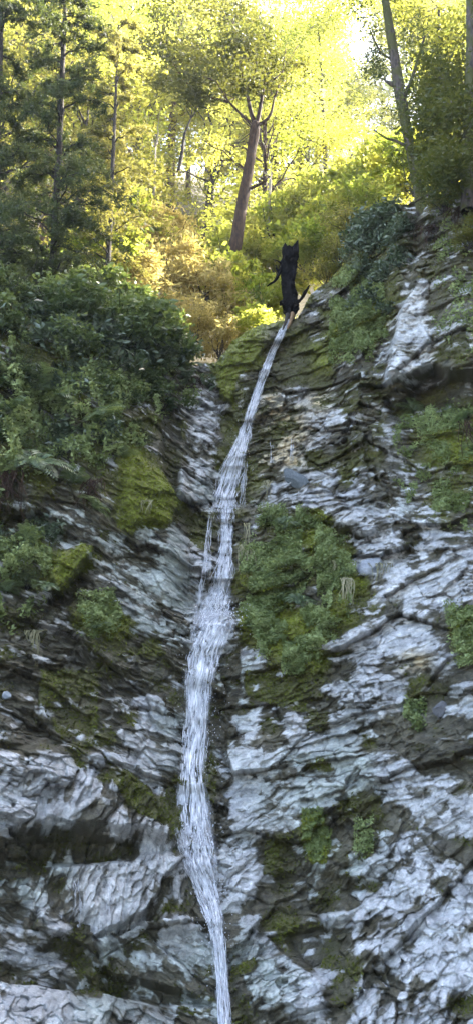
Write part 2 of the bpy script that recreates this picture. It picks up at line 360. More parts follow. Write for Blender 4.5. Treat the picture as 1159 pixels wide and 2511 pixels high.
edge = np.interp(pxs, EDGE[:, 0], EDGE[:, 1]) + 9 * fbm(pxs / 22, pxs * 0 + 3, 5, 3) * 2
tt = np.linspace(0, 1, NR)[:, None]
PY = edge[None] + (2790 - edge[None]) * tt
BASE = at(PX, PY, table(PX, PY)); X, Z = BASE[..., 0], BASE[..., 2]
wx = X + 0.16 * fbm(X * 1.1, Z * 1.1, 40, 2) + 0.03 * fbm(X * 9, Z * 9, 42, 3); wz = Z + 0.16 * fbm(X * 1.1 + 9, Z * 1.1 + 4, 44, 2) + 0.03 * fbm(X * 9 + 5, Z * 9, 46, 3)
def strata(theta, seed):
    c, s_ = math.cos(theta), math.sin(theta); a = wx * c + wz * s_; b = -wx * s_ + wz * c
    a = a + 0.10 * fbm(X * 4, Z * 4, seed + 31, 3); b = b + 0.07 * fbm(X * 4 + 3, Z * 4 + 8, seed + 35, 3)
    p2 = np.clip(0.5 + 2.2 * fbm(X * 0.9, Z * 0.9, seed + 41, 3), 0.15, 1.2); p3 = np.clip(0.85 + 2.0 * fbm(X * 1.6 + 5, Z * 1.6, seed + 45, 3), 0.35, 1.4)
    h1, r1, e1 = facets(a / 1.15, b / 0.5, seed); h2, r2, e2 = facets(a / 0.38 + 0.3 * h1, b / 0.17, seed + 7)
    h3, r3, e3 = facets(a / 0.15 + 0.3 * h2, b / 0.085, seed + 13); h4, r4, e4 = facets(a / 0.07 + 0.3 * h3, b / 0.042, seed + 19)
    rid = 0.5 - np.abs(fbm(a * 1.6, b * 4.5, seed + 51, 5)) * 2.2                       # broken bedding edges
    D = 0.26 * h1 + 0.17 * h2 * p2 + 0.085 * h3 * p3 + 0.032 * h4 * p3 + 0.13 * rid
    D -= 0.05 * (1 - sstep(0, 0.06, e1)) + 0.035 * (1 - sstep(0, 0.07, e2)) * p2 + 0.011 * (1 - sstep(0, 0.14, e3)) * p3
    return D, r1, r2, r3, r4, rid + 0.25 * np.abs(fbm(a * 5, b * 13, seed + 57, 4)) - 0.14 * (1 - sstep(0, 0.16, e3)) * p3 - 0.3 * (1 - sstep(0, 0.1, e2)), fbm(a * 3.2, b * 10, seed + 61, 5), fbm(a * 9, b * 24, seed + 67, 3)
Lf = strata(R(-24), 101); Rt = strata(R(17), 301); Rl = strata(R(36), 501); Vt = strata(R(74), 701)
nz = 0.5 * fbm(X * 0.9, Z * 0.9, 61, 3) + 0.35 * fbm(X * 4, Z * 4, 65, 3)
kR = sstep(-0.25, 0.25, (PX - 555) / 300 + nz); kL = sstep(-0.2, 0.2, (PY - 1930) / 500 + nz) * sstep(-0.1, 0.1, (PX - 820) / 700 + nz)
kUR = sstep(-0.15, 0.15, (PX - 930) / 500 + nz) * sstep(-0.15, 0.15, (1330 - PY) / 500 + nz)
kV = sstep(-0.15, 0.15, 0.22 - np.hypot((PX - 250) / 1100, (PY - 2080) / 700) + 0.5 * nz)
def blend(i):
    r = np.where(kR > 0.5, Rt[i], Lf[i]); r = np.where(kL > 0.5, Rl[i], r); r = np.where(kUR > 0.5, Lf[i], r); return np.where(kV > 0.5, Vt[i], r)
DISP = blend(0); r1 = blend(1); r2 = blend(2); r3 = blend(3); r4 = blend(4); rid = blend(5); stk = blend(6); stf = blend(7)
wpx = PX + 55 * fbm(X * 2.0, Z * 2.0, 71, 4); wpy = PY + 50 * fbm(X * 2.0 + 5, Z * 2.0 + 2, 75, 4)
G = mapsample(wpx, wpy)
PAINT = [  # patches with a clear outline of their own: outline, surface (k paints recess shade)
 ([(1040, 690), (985, 770), (938, 955), (965, 950), (1005, 925), (1040, 890), (1062, 850), (1040, 790), (1060, 700)], 'P'),
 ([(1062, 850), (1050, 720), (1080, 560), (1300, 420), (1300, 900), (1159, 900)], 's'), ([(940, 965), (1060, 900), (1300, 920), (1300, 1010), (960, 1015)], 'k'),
 ([(330, 1105), (350, 1130), (440, 1240), (420, 1290), (330, 1290), (300, 1240)], 'm'), ([(135, 1450), (128, 1400), (190, 1335), (225, 1345), (215, 1370), (150, 1460)], 'm'),
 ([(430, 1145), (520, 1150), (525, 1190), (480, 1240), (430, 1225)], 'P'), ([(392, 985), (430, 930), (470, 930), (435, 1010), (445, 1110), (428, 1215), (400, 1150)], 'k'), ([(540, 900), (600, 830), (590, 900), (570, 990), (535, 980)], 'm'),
 ([(525, 1600), (590, 1590), (600, 1750), (520, 1760), (510, 1900), (500, 1760)], 'd'), ([(735, 1985), (790, 2000), (812, 2060), (800, 2125), (762, 2115), (748, 2060)], 'm'), ([(885, 1990), (912, 2000), (914, 2100), (880, 2112), (862, 2070)], 'o'),
 ([(760, 1915), (830, 1905), (830, 1955), (765, 1955)], 'P'), ([(780, 1600), (880, 1540), (960, 1560), (900, 1590)], 'P'), ([(775, 1690), (900, 1660), (990, 1710), (900, 1780), (830, 1720)], 'P'),
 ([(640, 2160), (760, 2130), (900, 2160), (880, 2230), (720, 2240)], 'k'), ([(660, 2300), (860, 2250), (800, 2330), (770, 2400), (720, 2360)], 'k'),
 ([(780, 2240), (900, 2230), (890, 2280), (790, 2275)], 'P'), ([(600, 2400), (700, 2350), (790, 2420), (800, 2470), (640, 2460)], 'P'),
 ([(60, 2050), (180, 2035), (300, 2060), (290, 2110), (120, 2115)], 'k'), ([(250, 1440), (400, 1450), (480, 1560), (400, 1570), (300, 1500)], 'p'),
 ([(0, 1580), (240, 1570), (420, 1620), (430, 1700), (250, 1720), (200, 1820), (0, 1830), (-400, 1800), (-400, 1600)], 'd'), ([(100, 1640), (240, 1650), (240, 1800), (150, 1810), (90, 1720)], 'o'),
 ([(600, 1640), (760, 1640), (760, 1700), (690, 1740), (600, 1700)], 'o'), ([(250, 1850), (330, 1900), (420, 1990), (400, 2030), (330, 2000), (270, 1920)], 'o'), ([(940, 1740), (1159, 1760), (1300, 1850), (1040, 1900), (960, 1830)], 'd')]
for poly, ch in PAINT:
    k_ = polymask(wpx * 0.35 + PX * 0.65, wpy * 0.35 + PY * 0.65, poly, 5)[..., None]; G = lerp(G, np.array(LET[ch])[None, None], k_)
up_ = sstep(1190, 1110, PY) * sstep(545, 575, PX) * (1 - sstep(930, 950, PX)); G[..., 0] -= 0.20 * up_; G[..., 1] += 0.26 * up_
for poly, d, soft in BUMPS:
    DISP = DISP + d * polymask(PX + 34 * fbm(X * 3, Z * 3, 81, 4), PY + 34 * fbm(X * 3 + 7, Z * 3, 85, 4), poly, soft)
DISP = DISP + G[..., 4] + 0.16 * fbm(X * 0.8, Z * 0.8, 91, 4)
fine = fbm(X * 14, Z * 14, 95, 4)
DISP = DISP + 0.03 * fine + 0.085 * stk + 0.03 * stf
soft = np.clip(G[..., 1] * 1.1, 0, 1)                        # growth rounds the plates over
DISP = DISP * (1 - 0.25 * soft) + soft * 0.07 * fbm(X * 7, Z * 7, 98, 3)
DISP = DISP * sstep(-0.01, 0.05, tt + 0.02)
side = np.interp(PX, [-420, 0, 500, 650, 1159, 1590], [0.7, 0.5, 0.1, -0.05, -0.4, -0.7])
back = CAM - BASE; back /= np.linalg.norm(back, axis=-1, keepdims=True)
nrm = back + np.stack([0.25 * side, -0.1 + 0 * side, 0.12 + 0 * side], -1); nrm /= np.linalg.norm(nrm, axis=-1, keepdims=True)
SURF = BASE + nrm * DISP[..., None]
# colour of the stone, its growth and the painted recess shade
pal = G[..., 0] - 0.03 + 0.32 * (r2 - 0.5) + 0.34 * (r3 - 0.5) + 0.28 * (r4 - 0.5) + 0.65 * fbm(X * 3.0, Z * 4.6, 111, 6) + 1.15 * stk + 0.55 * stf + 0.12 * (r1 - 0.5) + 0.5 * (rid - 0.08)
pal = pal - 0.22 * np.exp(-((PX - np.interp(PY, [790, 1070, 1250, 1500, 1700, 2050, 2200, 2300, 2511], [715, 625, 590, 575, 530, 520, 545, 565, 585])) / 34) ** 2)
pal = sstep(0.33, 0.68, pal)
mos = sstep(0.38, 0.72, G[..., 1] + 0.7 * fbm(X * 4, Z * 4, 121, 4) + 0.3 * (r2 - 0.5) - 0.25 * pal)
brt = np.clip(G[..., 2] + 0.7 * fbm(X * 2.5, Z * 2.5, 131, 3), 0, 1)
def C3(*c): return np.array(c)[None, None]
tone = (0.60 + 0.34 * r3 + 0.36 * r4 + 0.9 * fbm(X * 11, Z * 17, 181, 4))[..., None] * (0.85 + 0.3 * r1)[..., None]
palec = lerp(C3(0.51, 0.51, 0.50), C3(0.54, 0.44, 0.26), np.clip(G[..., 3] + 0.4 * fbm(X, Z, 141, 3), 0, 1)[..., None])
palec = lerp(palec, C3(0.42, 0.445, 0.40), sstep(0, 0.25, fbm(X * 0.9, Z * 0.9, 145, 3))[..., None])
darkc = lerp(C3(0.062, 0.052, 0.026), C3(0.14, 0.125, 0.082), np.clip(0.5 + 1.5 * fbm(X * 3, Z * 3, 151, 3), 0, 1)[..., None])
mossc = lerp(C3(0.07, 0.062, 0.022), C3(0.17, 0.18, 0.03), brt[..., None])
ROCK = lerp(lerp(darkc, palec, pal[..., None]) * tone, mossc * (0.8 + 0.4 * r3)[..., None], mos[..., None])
wetx = np.interp(PY, [790, 1070, 1250, 1500, 1700, 2050, 2200, 2300, 2511], [700, 597, 555, 530, 485, 470, 505, 535, 555])
WET = np.clip(0.7 * (1 - mos) + 0.25 * fbm(X * 2, Z * 2, 161, 3) + 0.5 * np.exp(-((PX - wetx) / 70) ** 2), 0, 1)
# the top rolls back into the hillside
s = (np.linspace(0, 1, NB + 1)[1:] ** 1.7)[::-1, None] * 7.0
BACK = np.repeat(SURF[:1], NB, 0).copy(); BACK[..., 1] += s
BACK[..., 2] += -0.02 * s + 0.35 * fbm(BACK[..., 0] * 1.5, BACK[..., 1] * 1.5, 171, 3) * np.minimum(1, s) - 0.012 * s * s
def padrow(A, v): return np.concatenate([np.repeat(A[:1] * 0 + v, NB, 0), A], 0)
V = np.concatenate([BACK, SURF], 0); NRT = NR + NB
rock_all = np.concatenate([np.repeat(ROCK[:1], NB, 0) * 0 + np.array([0.09, 0.09, 0.025]), ROCK], 0)
ii = (np.arange(NRT - 1)[:, None] * NC + np.arange(NC - 1)[None]).reshape(-1)
quads = np.stack([ii, ii + NC, ii + NC + 1, ii + 1], -1)
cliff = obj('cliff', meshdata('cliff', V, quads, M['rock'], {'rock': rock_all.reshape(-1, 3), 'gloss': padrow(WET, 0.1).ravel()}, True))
tag(cliff, 'tall fractured grey rock face with pale ledges and mossy patches round the waterfall', 'cliff', kind='structure')
def surf(px, py, lift=0.0):
    px = np.atleast_1d(np.asarray(px, float)); py = np.atleast_1d(np.asarray(py, float))
    c = np.clip(np.round((px - pxs[0]) / (pxs[1] - pxs[0])).astype(int), 0, NC - 1)
    r = np.clip(np.round((py - edge[c]) / (2790 - edge[c]) * (NR - 1)).astype(int), 0, NR - 1)
    return SURF[r, c] + nrm[r, c] * lift

# ------------------------------------------------------------------ ground and hillside
def heightfield(name, xs, ys, fz, mat, label, cat):
    XX, YY = np.meshgrid(xs, ys); ZZ = fz(XX, YY); n, m = XX.shape
    i = (np.arange(n - 1)[:, None] * m + np.arange(m - 1)[None]).reshape(-1)
    o = obj(name, meshdata(name, np.stack([XX, YY, ZZ], -1), np.stack([i, i + 1, i + m + 1, i + m], -1), mat, None, True))
    return tag(o, label, cat, kind='structure')
def hill_z(x, y):
    b = 9.9 + 0.84 * np.maximum(0, y - 19.5) + 0.02 * np.maximum(0, y - 16.0)
    b = b + np.minimum(0.42 * np.maximum(0, np.abs(x - 0.6) - 1.3), 14)
    b = np.where(y > 75, b - 1.6 * (y - 75), b)
    return b + 0.9 * fbm(x * 0.35, y * 0.35, 201, 4) * np.clip((y - 17) / 4, 0.15, 1)
heightfield('hillside', np.linspace(-60, 60, 161), np.concatenate([np.linspace(16.6, 40, 110), np.linspace(41, 140, 60)]), hill_z, M['soil'],
            'steep forested hillside rising behind the top of the waterfall', 'hillside')
heightfield('ground', np.concatenate([np.linspace(-150, -30, 12), np.linspace(-25, 25, 90), np.linspace(30, 150, 12)]),
            np.concatenate([np.linspace(-150, -20, 12), np.linspace(-16, 14, 70), np.linspace(18, 150, 12)]),
            lambda x, y: -1.6 + 0.3 * fbm(x * 0.8, y * 0.8, 211, 4) - 0.0 * x, M['bed'], 'stony stream bed at the foot of the cliff', 'ground')

SUN_EL, SUN_AZ = R(45), R(62)      # azimuth from +Y towards +X
def spur_z(x, y):  # unseen spur, added and cut along the sun to shade the left bank
    e = y - (20.1 + (x - 8) / math.tan(SUN_AZ)) + 0.8 * fbm(x * 0.3, y * 0.3, 221, 3)
    return -4 + 34 * sstep(4.6, 11.0, x + 0.10 * (y - 14) + 1.2 * fbm(x * 0.4, y * 0.4, 225, 4)) * (1 - sstep(-0.6, 1.6, e)) + 1.0 * fbm(x * 0.6, y * 0.6, 227, 4)
heightfield('shade_spur', np.linspace(4.6, 45, 120), np.linspace(-12, 40, 140), spur_z, M['soil'], 'high spur added out of view on the right to shade the left bank', 'hillside')
# ------------------------------------------------------------------ water
def smoothpath(P, n):
    P = np.asarray(P, float); t = np.arange(len(P)); tn = np.linspace(0, len(P) - 1, n)
    Q = np.stack([np.interp(tn, t, P[:, k]) for k in range(P.shape[1])], 1)
    for _ in range(3):
        Q[1:-1] = 0.25 * Q[:-2] + 0.5 * Q[1:-1] + 0.25 * Q[2:]
    return Q
def fall(mb, path, count, lift=(0.05, 0.2), wid=(0.0010, 0.0036), length=(0.03, 0.14), hug=0.6):
    P = smoothpath(path, 160); n = len(P)
    # depth in front of the rock: near-most of the face and a smooth fall line
    dep = []
    for px, py, w in P:
        q = surf(px + w * np.linspace(-1, 1, 7), np.full(7, py)); dep.append(np.percentile(q[:, 1], 30))
    dep = np.array(dep)
    for _ in range(5): dep[1:-1] = 0.25 * dep[:-2] + 0.5 * dep[1:-1] + 0.25 * dep[2:]
    nl = 9; lane = np.sort(rng.uniform(-1, 1, nl)); lp = rng.random((nl, 3)) * 6.283
    for k in range(count):
        t0 = rng.random() * 1.05 - 0.05; L = rng.uniform(*length); li = int(rng.integers(0, nl)); u = lane[li] + rng.normal() * 0.075 if rng.random() < 0.8 else np.clip(rng.normal() * 0.6, -1.25, 1.25)
        ts = np.linspace(max(t0, 0), min(t0 + L, 1), 9)
        if ts[-1] - ts[0] < 0.01: continue
        ix = ts * (n - 1); c = np.stack([np.interp(ix, np.arange(n), P[:, j]) for j in range(3)], 1); d = np.interp(ix, np.arange(n), dep)
        wob = u + 0.16 * np.sin(ts * 17 + lp[li, 0]) + 0.07 * np.sin(ts * 43 + lp[li, 1]) + 0.04 * np.sin(ts * rng.uniform(20, 70) + rng.random() * 6)
        lf = rng.uniform(*lift)
        Q = at(c[:, 0] + wob * c[:, 2] + 0.9 * (vnoise(ix * 0.8, ix * 0 + k, 5) - 0.5), c[:, 1], d - lf)
        w = rng.uniform(*wid) * np.sin(np.linspace(0.25, math.pi - 0.25, 9)) ** 0.6 * (0.6 + 0.8 * rng.random(9))
        mb.tube(Q, w, 4, rng.random(), cap=False)
def film(mb, path, lift, seed, wide=1.0):
    n = 520; P = smoothpath(path, n); nu = 45; dep = np.array([np.percentile(surf(px + w * np.linspace(-1, 1, 7), np.full(7, py))[:, 1], 35) for px, py, w in P])
    for _ in range(30): dep[1:-1] = 0.25 * dep[:-2] + 0.5 * dep[1:-1] + 0.25 * dep[2:]
    L = np.concatenate([[0], np.cumsum(np.hypot(np.diff(P[:, 0]), np.diff(P[:, 1])))])[:, None]
    u = np.linspace(-1.25, 1.25, nu)[None] * wide; v = np.arange(n)[:, None]; z0 = 0 * u + 0 * v; hw = P[:, 2:3]
    su = u * hw / 3.2 + 1.6 * fbm(u * hw / 16 + z0, L / 30 + z0, seed + 3, 3)          # threads about 3 photo pixels apart
    thr = fbm(su + z0, L / 26 + z0, seed, 3); gap = fbm(u * hw / 14 + z0, L / 55 + z0, seed + 9, 3)
    Q = at(P[:, :1] + u * hw + 0 * v, P[:, 1:2] + 0 * u, dep[:, None] - lift * (1 - 0.4 * u * u) - 0.035 * thr)
    a = np.clip(0.34 + 1.9 * thr + 1.0 * gap, 0, 1) * sstep(1.25 * wide, 0.55 * wide, np.abs(u) + 0.35 * gap) * sstep(0, 10, v + 0 * u) * sstep(n, n - 10, v + 0 * u)
    i = (np.arange(n - 1)[:, None] * nu + np.arange(nu - 1)[None]).reshape(-1); mb.add(Q.reshape(-1, 3), np.stack([i, i + 1, i + nu + 1, i + nu], -1), a.ravel())
def spray(mb, px, py, sx, sy, count, lift=(0.05, 0.3), size=(0.004, 0.011)):
    p = surf(px, py)[0]
    q = rng.normal(size=(count, 2)); Y = p[1] - rng.uniform(*lift, count)
    C = at(px + q[:, 0] * sx, py + q[:, 1] * sy, Y)
    for c in C:
        r = rng.uniform(*size); o = np.array([[r, 0, 0], [-r, 0, 0], [0, r, 0], [0, -r, 0], [0, 0, r * 1.5], [0, 0, -r * 1.5]])
        mb.add(c + o, [[0, 2, 4], [2, 1, 4], [1, 3, 4], [3, 0, 4], [2, 0, 5], [1, 2, 5], [3, 1, 5], [0, 3, 5]], rng.random())
UP = [(708, 782, 3), (694, 808, 8), (668, 860, 9), (648, 910, 9), (628, 970, 10), (612, 1020, 11), (597, 1070, 15), (578, 1120, 22), (563, 1170, 26), (550, 1215, 30), (545, 1246, 32)]
MID = [(556, 1244, 20), (557, 1300, 14), (552, 1360, 16), (543, 1430, 24), (530, 1480, 32), (522, 1520, 40)]
LOW = [(540, 1500, 32), (522, 1540, 42), (500, 1600, 36), (487, 1680, 31), (479, 1780, 27), (468, 1880, 29), (470, 1960, 37), (474, 2050, 41), (484, 2110, 40), (500, 2170, 32), (518, 2230, 23), (534, 2290, 16), (545, 2400, 13), (552, 2511, 15), (556, 2640, 18)]
w = MB()
fall(w, UP, 380, length=(0.02, 0.09)); fall(w, MID, 260, length=(0.04, 0.16)); fall(w, LOW, 1000, length=(0.008, 0.04)); fall(w, LOW, 1300, wid=(0.002, 0.0065), length=(0.008, 0.016)); fall(w, MID, 400, wid=(0.002, 0.006), length=(0.03, 0.06)); fall(w, UP, 400, wid=(0.002, 0.006), length=(0.02, 0.04))
fall(w, [(601, 1130, 5), (598, 1180, 5), (590, 1246, 7)], 40, length=(0.2, 0.5))
fall(w, [(520, 1262, 8), (512, 1320, 7), (505, 1400, 8), (495, 1480, 12), (490, 1530, 14)], 110, length=(0.08, 0.25))
fall(w, [(432, 2030, 4), (446, 2085, 6), (470, 2130, 9), (500, 2180, 12)], 70, length=(0.1, 0.3))
spray(w, 535, 1515, 28, 20, 900, size=(0.003, 0.008)); spray(w, 480, 1850, 30, 190, 700, size=(0.002, 0.006)); spray(w, 530, 2300, 20, 90, 300, size=(0.002, 0.006)); spray(w, 590, 1100, 22, 60, 250, size=(0.002, 0.006)); spray(w, 545, 1248, 24, 7, 160); spray(w, 470, 2060, 26, 30, 220); spray(w, 500, 1750, 34, 150, 200, size=(0.003, 0.007))
wf = w.build('waterfall', M['water'], smooth=True)
w = MB(); film(w, UP, 0.05, 401); film(w, UP, 0.10, 421, 0.8); film(w, MID, 0.05, 441); film(w, MID, 0.10, 461, 0.8); film(w, LOW, 0.06, 481, 1.15); film(w, LOW, 0.12, 501, 1.0); w.build('water_film', M['film'], wf, True)
tag(wf, 'narrow white waterfall dropping down the mossy rock face in three steps', 'waterfall', kind='structure')
for name, paths, lab in [
    ('trickle', [[(662, 1075, 4), (666, 1110, 5), (665, 1135, 4)]], 'short white trickle down cream rock just right of the upper fall'),
    ('trickle', [[(716, 1065, 4), (715, 1100, 5), (712, 1130, 5)]], 'second short trickle on cream rock above the wet grey boulder'),
    ('trickle', [[(186, 2150, 9), (190, 2200, 9), (188, 2275, 8)]], 'thin film of white water down the lower left slab'),
    ('trickle', [[(272, 2160, 7), (268, 2230, 5), (262, 2300, 5)]], 'thinner film of white water right of its twin on the lower left slab')]:
    w = MB()
    for pth in paths: fall(w, pth, 22, lift=(0.0, 0.03), wid=(0.0015, 0.0035), length=(0.15, 0.5))
    tag(w.build(name, M['water'], smooth=True), lab, 'trickle', 'trickles beside the waterfall', 'structure')

# ------------------------------------------------------------------ growth on the face
gm = MB(); gh = MB()
r_i = rng.integers(0, NR, 420000); c_i = rng.integers(0, NC, 420000)
prob = (mos * (0.25 + 0.75 * brt))[r_i, c_i]
keep = rng.random(len(r_i)) < prob * 0.85
r_i, c_i = r_i[keep], c_i[keep]
pts = SURF[r_i, c_i] + nrm[r_i, c_i] * (0.012 + 0.02 * rng.random(len(r_i)))[:, None]
bb = brt[r_i, c_i]
gm.leaves(pts, 0.045, 0.4, 0.1, np.clip(bb * 0.8 + 0.3 * (rng.random(len(bb)) - 0.4), 0, 1))
tag(gm.build('moss', M['moss']), 'green and olive moss growing over the rock face', 'moss', kind='stuff')
def patch(mb, poly, n, size, lift, gap=0.0, asp=0.45):
    poly = np.asarray(poly, float); lo, hi = poly.min(0), poly.max(0)
    p = lo + (hi - lo) * rng.random((n * 3, 2)); k = (polymask(p[:, 0] + 24 * fbm(p[:, 0] / 25, p[:, 1] / 25, 251, 3) * 3 + 8 * rng.normal(size=len(p)), p[:, 1] + 24 * fbm(p[:, 0] / 25 + 9, p[:, 1] / 25, 255, 3) * 3 + 8 * rng.normal(size=len(p)), poly, 1) > 0.5) & (fbm(p[:, 0] / 40, p[:, 1] / 40, 231, 3) > gap)
    p = p[k][:n]; tn = fbm(p[:, 0] / 30, p[:, 1] / 30, 241, 3)
    q = surf(p[:, 0], p[:, 1]) + np.array([0, -0.8, 0.4]) * (lift * rng.random(len(p)) ** 0.7 * (0.6 + 1.5 * np.clip(tn + 0.3, 0, 1)))[:, None]
    mb.leaves(q, size, asp, 0.25, np.clip(0.5 + 1.2 * tn + 0.3 * (rng.random(len(p)) - 0.5), 0, 1), 0.25)
patch(gh, [(585, 1400), (640, 1270), (700, 1250), (800, 1290), (870, 1400), (850, 1480), (760, 1640), (700, 1660), (620, 1600), (590, 1500)], 26000, 0.05, 0.15, -0.06)
patch(gh, [(960, 1030), (1200, 980), (1300, 1200), (1200, 1320), (1050, 1270), (960, 1180)], 9000, 0.055, 0.12, 0.0)
patch(gh, [(1085, 1500), (1200, 1480), (1220, 1640), (1110, 1620)], 4500, 0.05, 0.1, -0.1)
patch(gh, [(810, 700), (880, 640), (960, 760), (930, 830), (830, 900), (805, 850)], 9000, 0.06, 0.16, -0.1)
patch(gh, [(1080, 520), (1200, 460), (1250, 850), (1120, 900), (1060, 800)], 3200, 0.06, 0.16, 0.0)
patch(gh, [(740, 1990), (790, 2000), (810, 2060), (800, 2120), (760, 2110), (745, 2060)], 2200, 0.04, 0.07, -0.3)
patch(gh, [(890, 1990), (910, 2000), (912, 2090), (880, 2110), (865, 2060)], 800, 0.04, 0.05, -0.3)
patch(gh, [(985, 1720), (1030, 1715), (1040, 1760), (1000, 1790)], 700, 0.06, 0.12, -0.3)
patch(gh, [(0, 830), (250, 850), (430, 900), (420, 1000), (330, 1100), (250, 1150), (120, 1130), (0, 1240), (-300, 1200), (-300, 800)], 17000, 0.075, 0.3, 0.02)
patch(gh, [(-200, 1280), (130, 1300), (120, 1480), (0, 1560), (-200, 1560)], 9000, 0.065, 0.22, 0.0)
patch(gh, [(190, 1460), (260, 1450), (300, 1540), (230, 1570), (200, 1540)], 2600, 0.05, 0.1, -0.2)
tag(gh.build('creeping_herbs', M['herb']), 'small leafy herbs creeping over the damp rock', 'herbs', kind='stuff')

# ------------------------------------------------------------------ trees
def crown_leaves(mb, centres, radii, per, size, flat=0.55, squash=0.4, aspect=0.45, droop=0.1):
    for c, r in zip(centres, radii):
        sz = size * rng.uniform(0.65, 1.45); n = max(6, int(per * (r / np.mean(radii)) ** 2 * (size / sz) ** 1.3)); base = rng.random()
        q = rng.normal(size=(n, 3)) * np.array([1, 1, squash]) * r * 0.5
        mb.leaves(c + q, sz, aspect, flat, np.clip(base * 0.8 + 0.2 * rng.random(n), 0, 1), droop)
def limb(mb, a, b, ra, rb, sag=0.0, seg=7, jit=0.06, sides=5):
    t = np.linspace(0, 1, seg)[:, None]; a = np.asarray(a, float); b = np.asarray(b, float); L = np.linalg.norm(b - a)
    P = a + (b - a) * t + np.array([0, 0, 1.0]) * (sag * L * (t * (1 - t))) + rng.normal(size=(seg, 3)) * jit * L * (t * (1 - t)) * 2
    mb.tube(P, lerp(ra, rb, np.linspace(0, 1, seg)), sides, rng.random(), 0.15)
def forest_tree(h, cr, ncl, per, size, leaf, bark, crown_from=0.3, squash=0.24):
    """one kind of tree at the origin: returns the meshes of trunk and crown"""
    tk = MB(); cw = MB(); lean = rng.normal(size=2) * 0.05 * h
    zt = np.linspace(-0.8, h * 0.92, 12); f = np.clip(zt / h, 0, 1)
    P = np.stack([lean[0] * f ** 2 + 0.1 * np.sin(f * 6), lean[1] * f ** 2, zt], 1); tk.tube(P, lerp(0.016 * h, 0.003 * h, f), 7, 0.5, 0.15)
    C = []
    for k in range(ncl):
        z = h * (crown_from + (1.02 - crown_from) * rng.random() ** 0.8); g = (z / h - crown_from) / (1 - crown_from)
        rad = cr * (0.25 + 0.95 * math.sin(math.pi * min(0.97, 0.2 + 0.75 * g)) ** 0.8) * math.sqrt(rng.random()) ; th = rng.random() * 6.283
        C.append([math.cos(th) * rad + lean[0] * g, math.sin(th) * rad + lean[1] * g, z])
    C = np.array(C); rad = cr * rng.uniform(0.16, 0.34, ncl)
    for c in C[:: max(1, ncl // 22)]:
        zb = max(0.15 * h, c[2] - 0.12 * h - 0.25 * np.hypot(c[0], c[1])); i = np.interp(zb, zt, np.arange(12)); b = np.array([np.interp(i, np.arange(12), P[:, k]) for k in range(3)])
        limb(tk, b, c, 0.0045 * h, 0.0012 * h, 0.15)
    crown_leaves(cw, C, rad * 1.15, per, size, 0.65, squash)
    return tk.data('trunk', M[bark], True), cw.data('crown', M[leaf])
KINDS = [forest_tree(10, 2.4, 66, 135, 0.14, 'sunleaf', 'bark'), forest_tree(11, 2.1, 62, 135, 0.13, 'sunleaf', 'greybark', 0.25),
         forest_tree(9, 2.5, 54, 120, 0.15, 'farleaf', 'darkbark', 0.2), forest_tree(12, 2.6, 74, 135, 0.14, 'farleaf', 'bark', 0.35),
         forest_tree(8, 2.2, 54, 130, 0.13, 'beech', 'darkbark', 0.15)]
KLAB = ['yellow green tree glowing in the backlit forest behind the waterfall', 'tall slim yellow leaved tree in the backlit forest behind the waterfall',
        'broad olive green tree on the sunlit slope behind the waterfall', 'tall olive tree standing high on the slope behind the waterfall', 'low dark olive tree in the shade of the forest slope']
def thing(name, loc, label, cat, group=None):
    return tag(empty(name, loc), label, cat, group)
protos = {}
def plant(kind, loc, rz, sc):
    if kind not in protos:
        t = thing('forest_tree', (0, 0, 0), KLAB[kind], 'tree', 'trees on the slope behind the waterfall')
        obj('trunk', KINDS[kind][0], t); obj('crown', KINDS[kind][1], t); protos[kind] = t; o = t
    else: o = copy_tree(protos[kind])
    o.location = loc; o.rotation_euler = (0, 0, rz); o.scale = (sc, sc, sc)
    return o
def proj(P):
    d = np.asarray(P) - CAM; y = d[1] * cp + d[2] * sp; return CX + F * d[0] / y, CY - F * (-d[1] * sp + d[2] * cp) / y
for Y, n, kinds in [(23, 9, (0, 2, 4)), (27, 10, (0, 1, 2)), (32, 12, (0, 1, 2, 3)), (38, 13, (0, 1, 3)), (45, 14, (0, 1, 3, 2)), (53, 15, (1, 3, 2)), (62, 15, (3, 2))]:
    for k in range(n):
        x = ((k + 0.5 + 0.7 * (rng.random() - 0.5)) / n - 0.5) * 2 * 0.42 * Y; y = Y + rng.normal() * 1.2
        sc = rng.uniform(0.95, 1.5) * (0.85 if Y < 25 else 1)
        z = float(hill_z(np.array(x), np.array(y)))
        tx, ty = proj((x, y, z + 10 * sc)); rw = 2.2 * sc / Y * F
        if 850 - rw < tx < 940 + rw * 0.7 and ty < 215: sc *= max(0.3, 1 - (215 - ty) / F * Y / 10 / sc * 1.5)
        if abs(x - 0.35) < 3.4 * sc and y < 26.5 + 2.4 * sc - 2.4: continue
        if sc < 0.42 or (x > 1.0 and y < 27) or (x > 1.0 and y < 31 and rng.random() < 0.6) or (x > 5 and y < 42 and rng.random() < 0.4): continue
        plant(int(rng.choice(kinds)), (x, y, z), rng.random() * 6.28, sc)
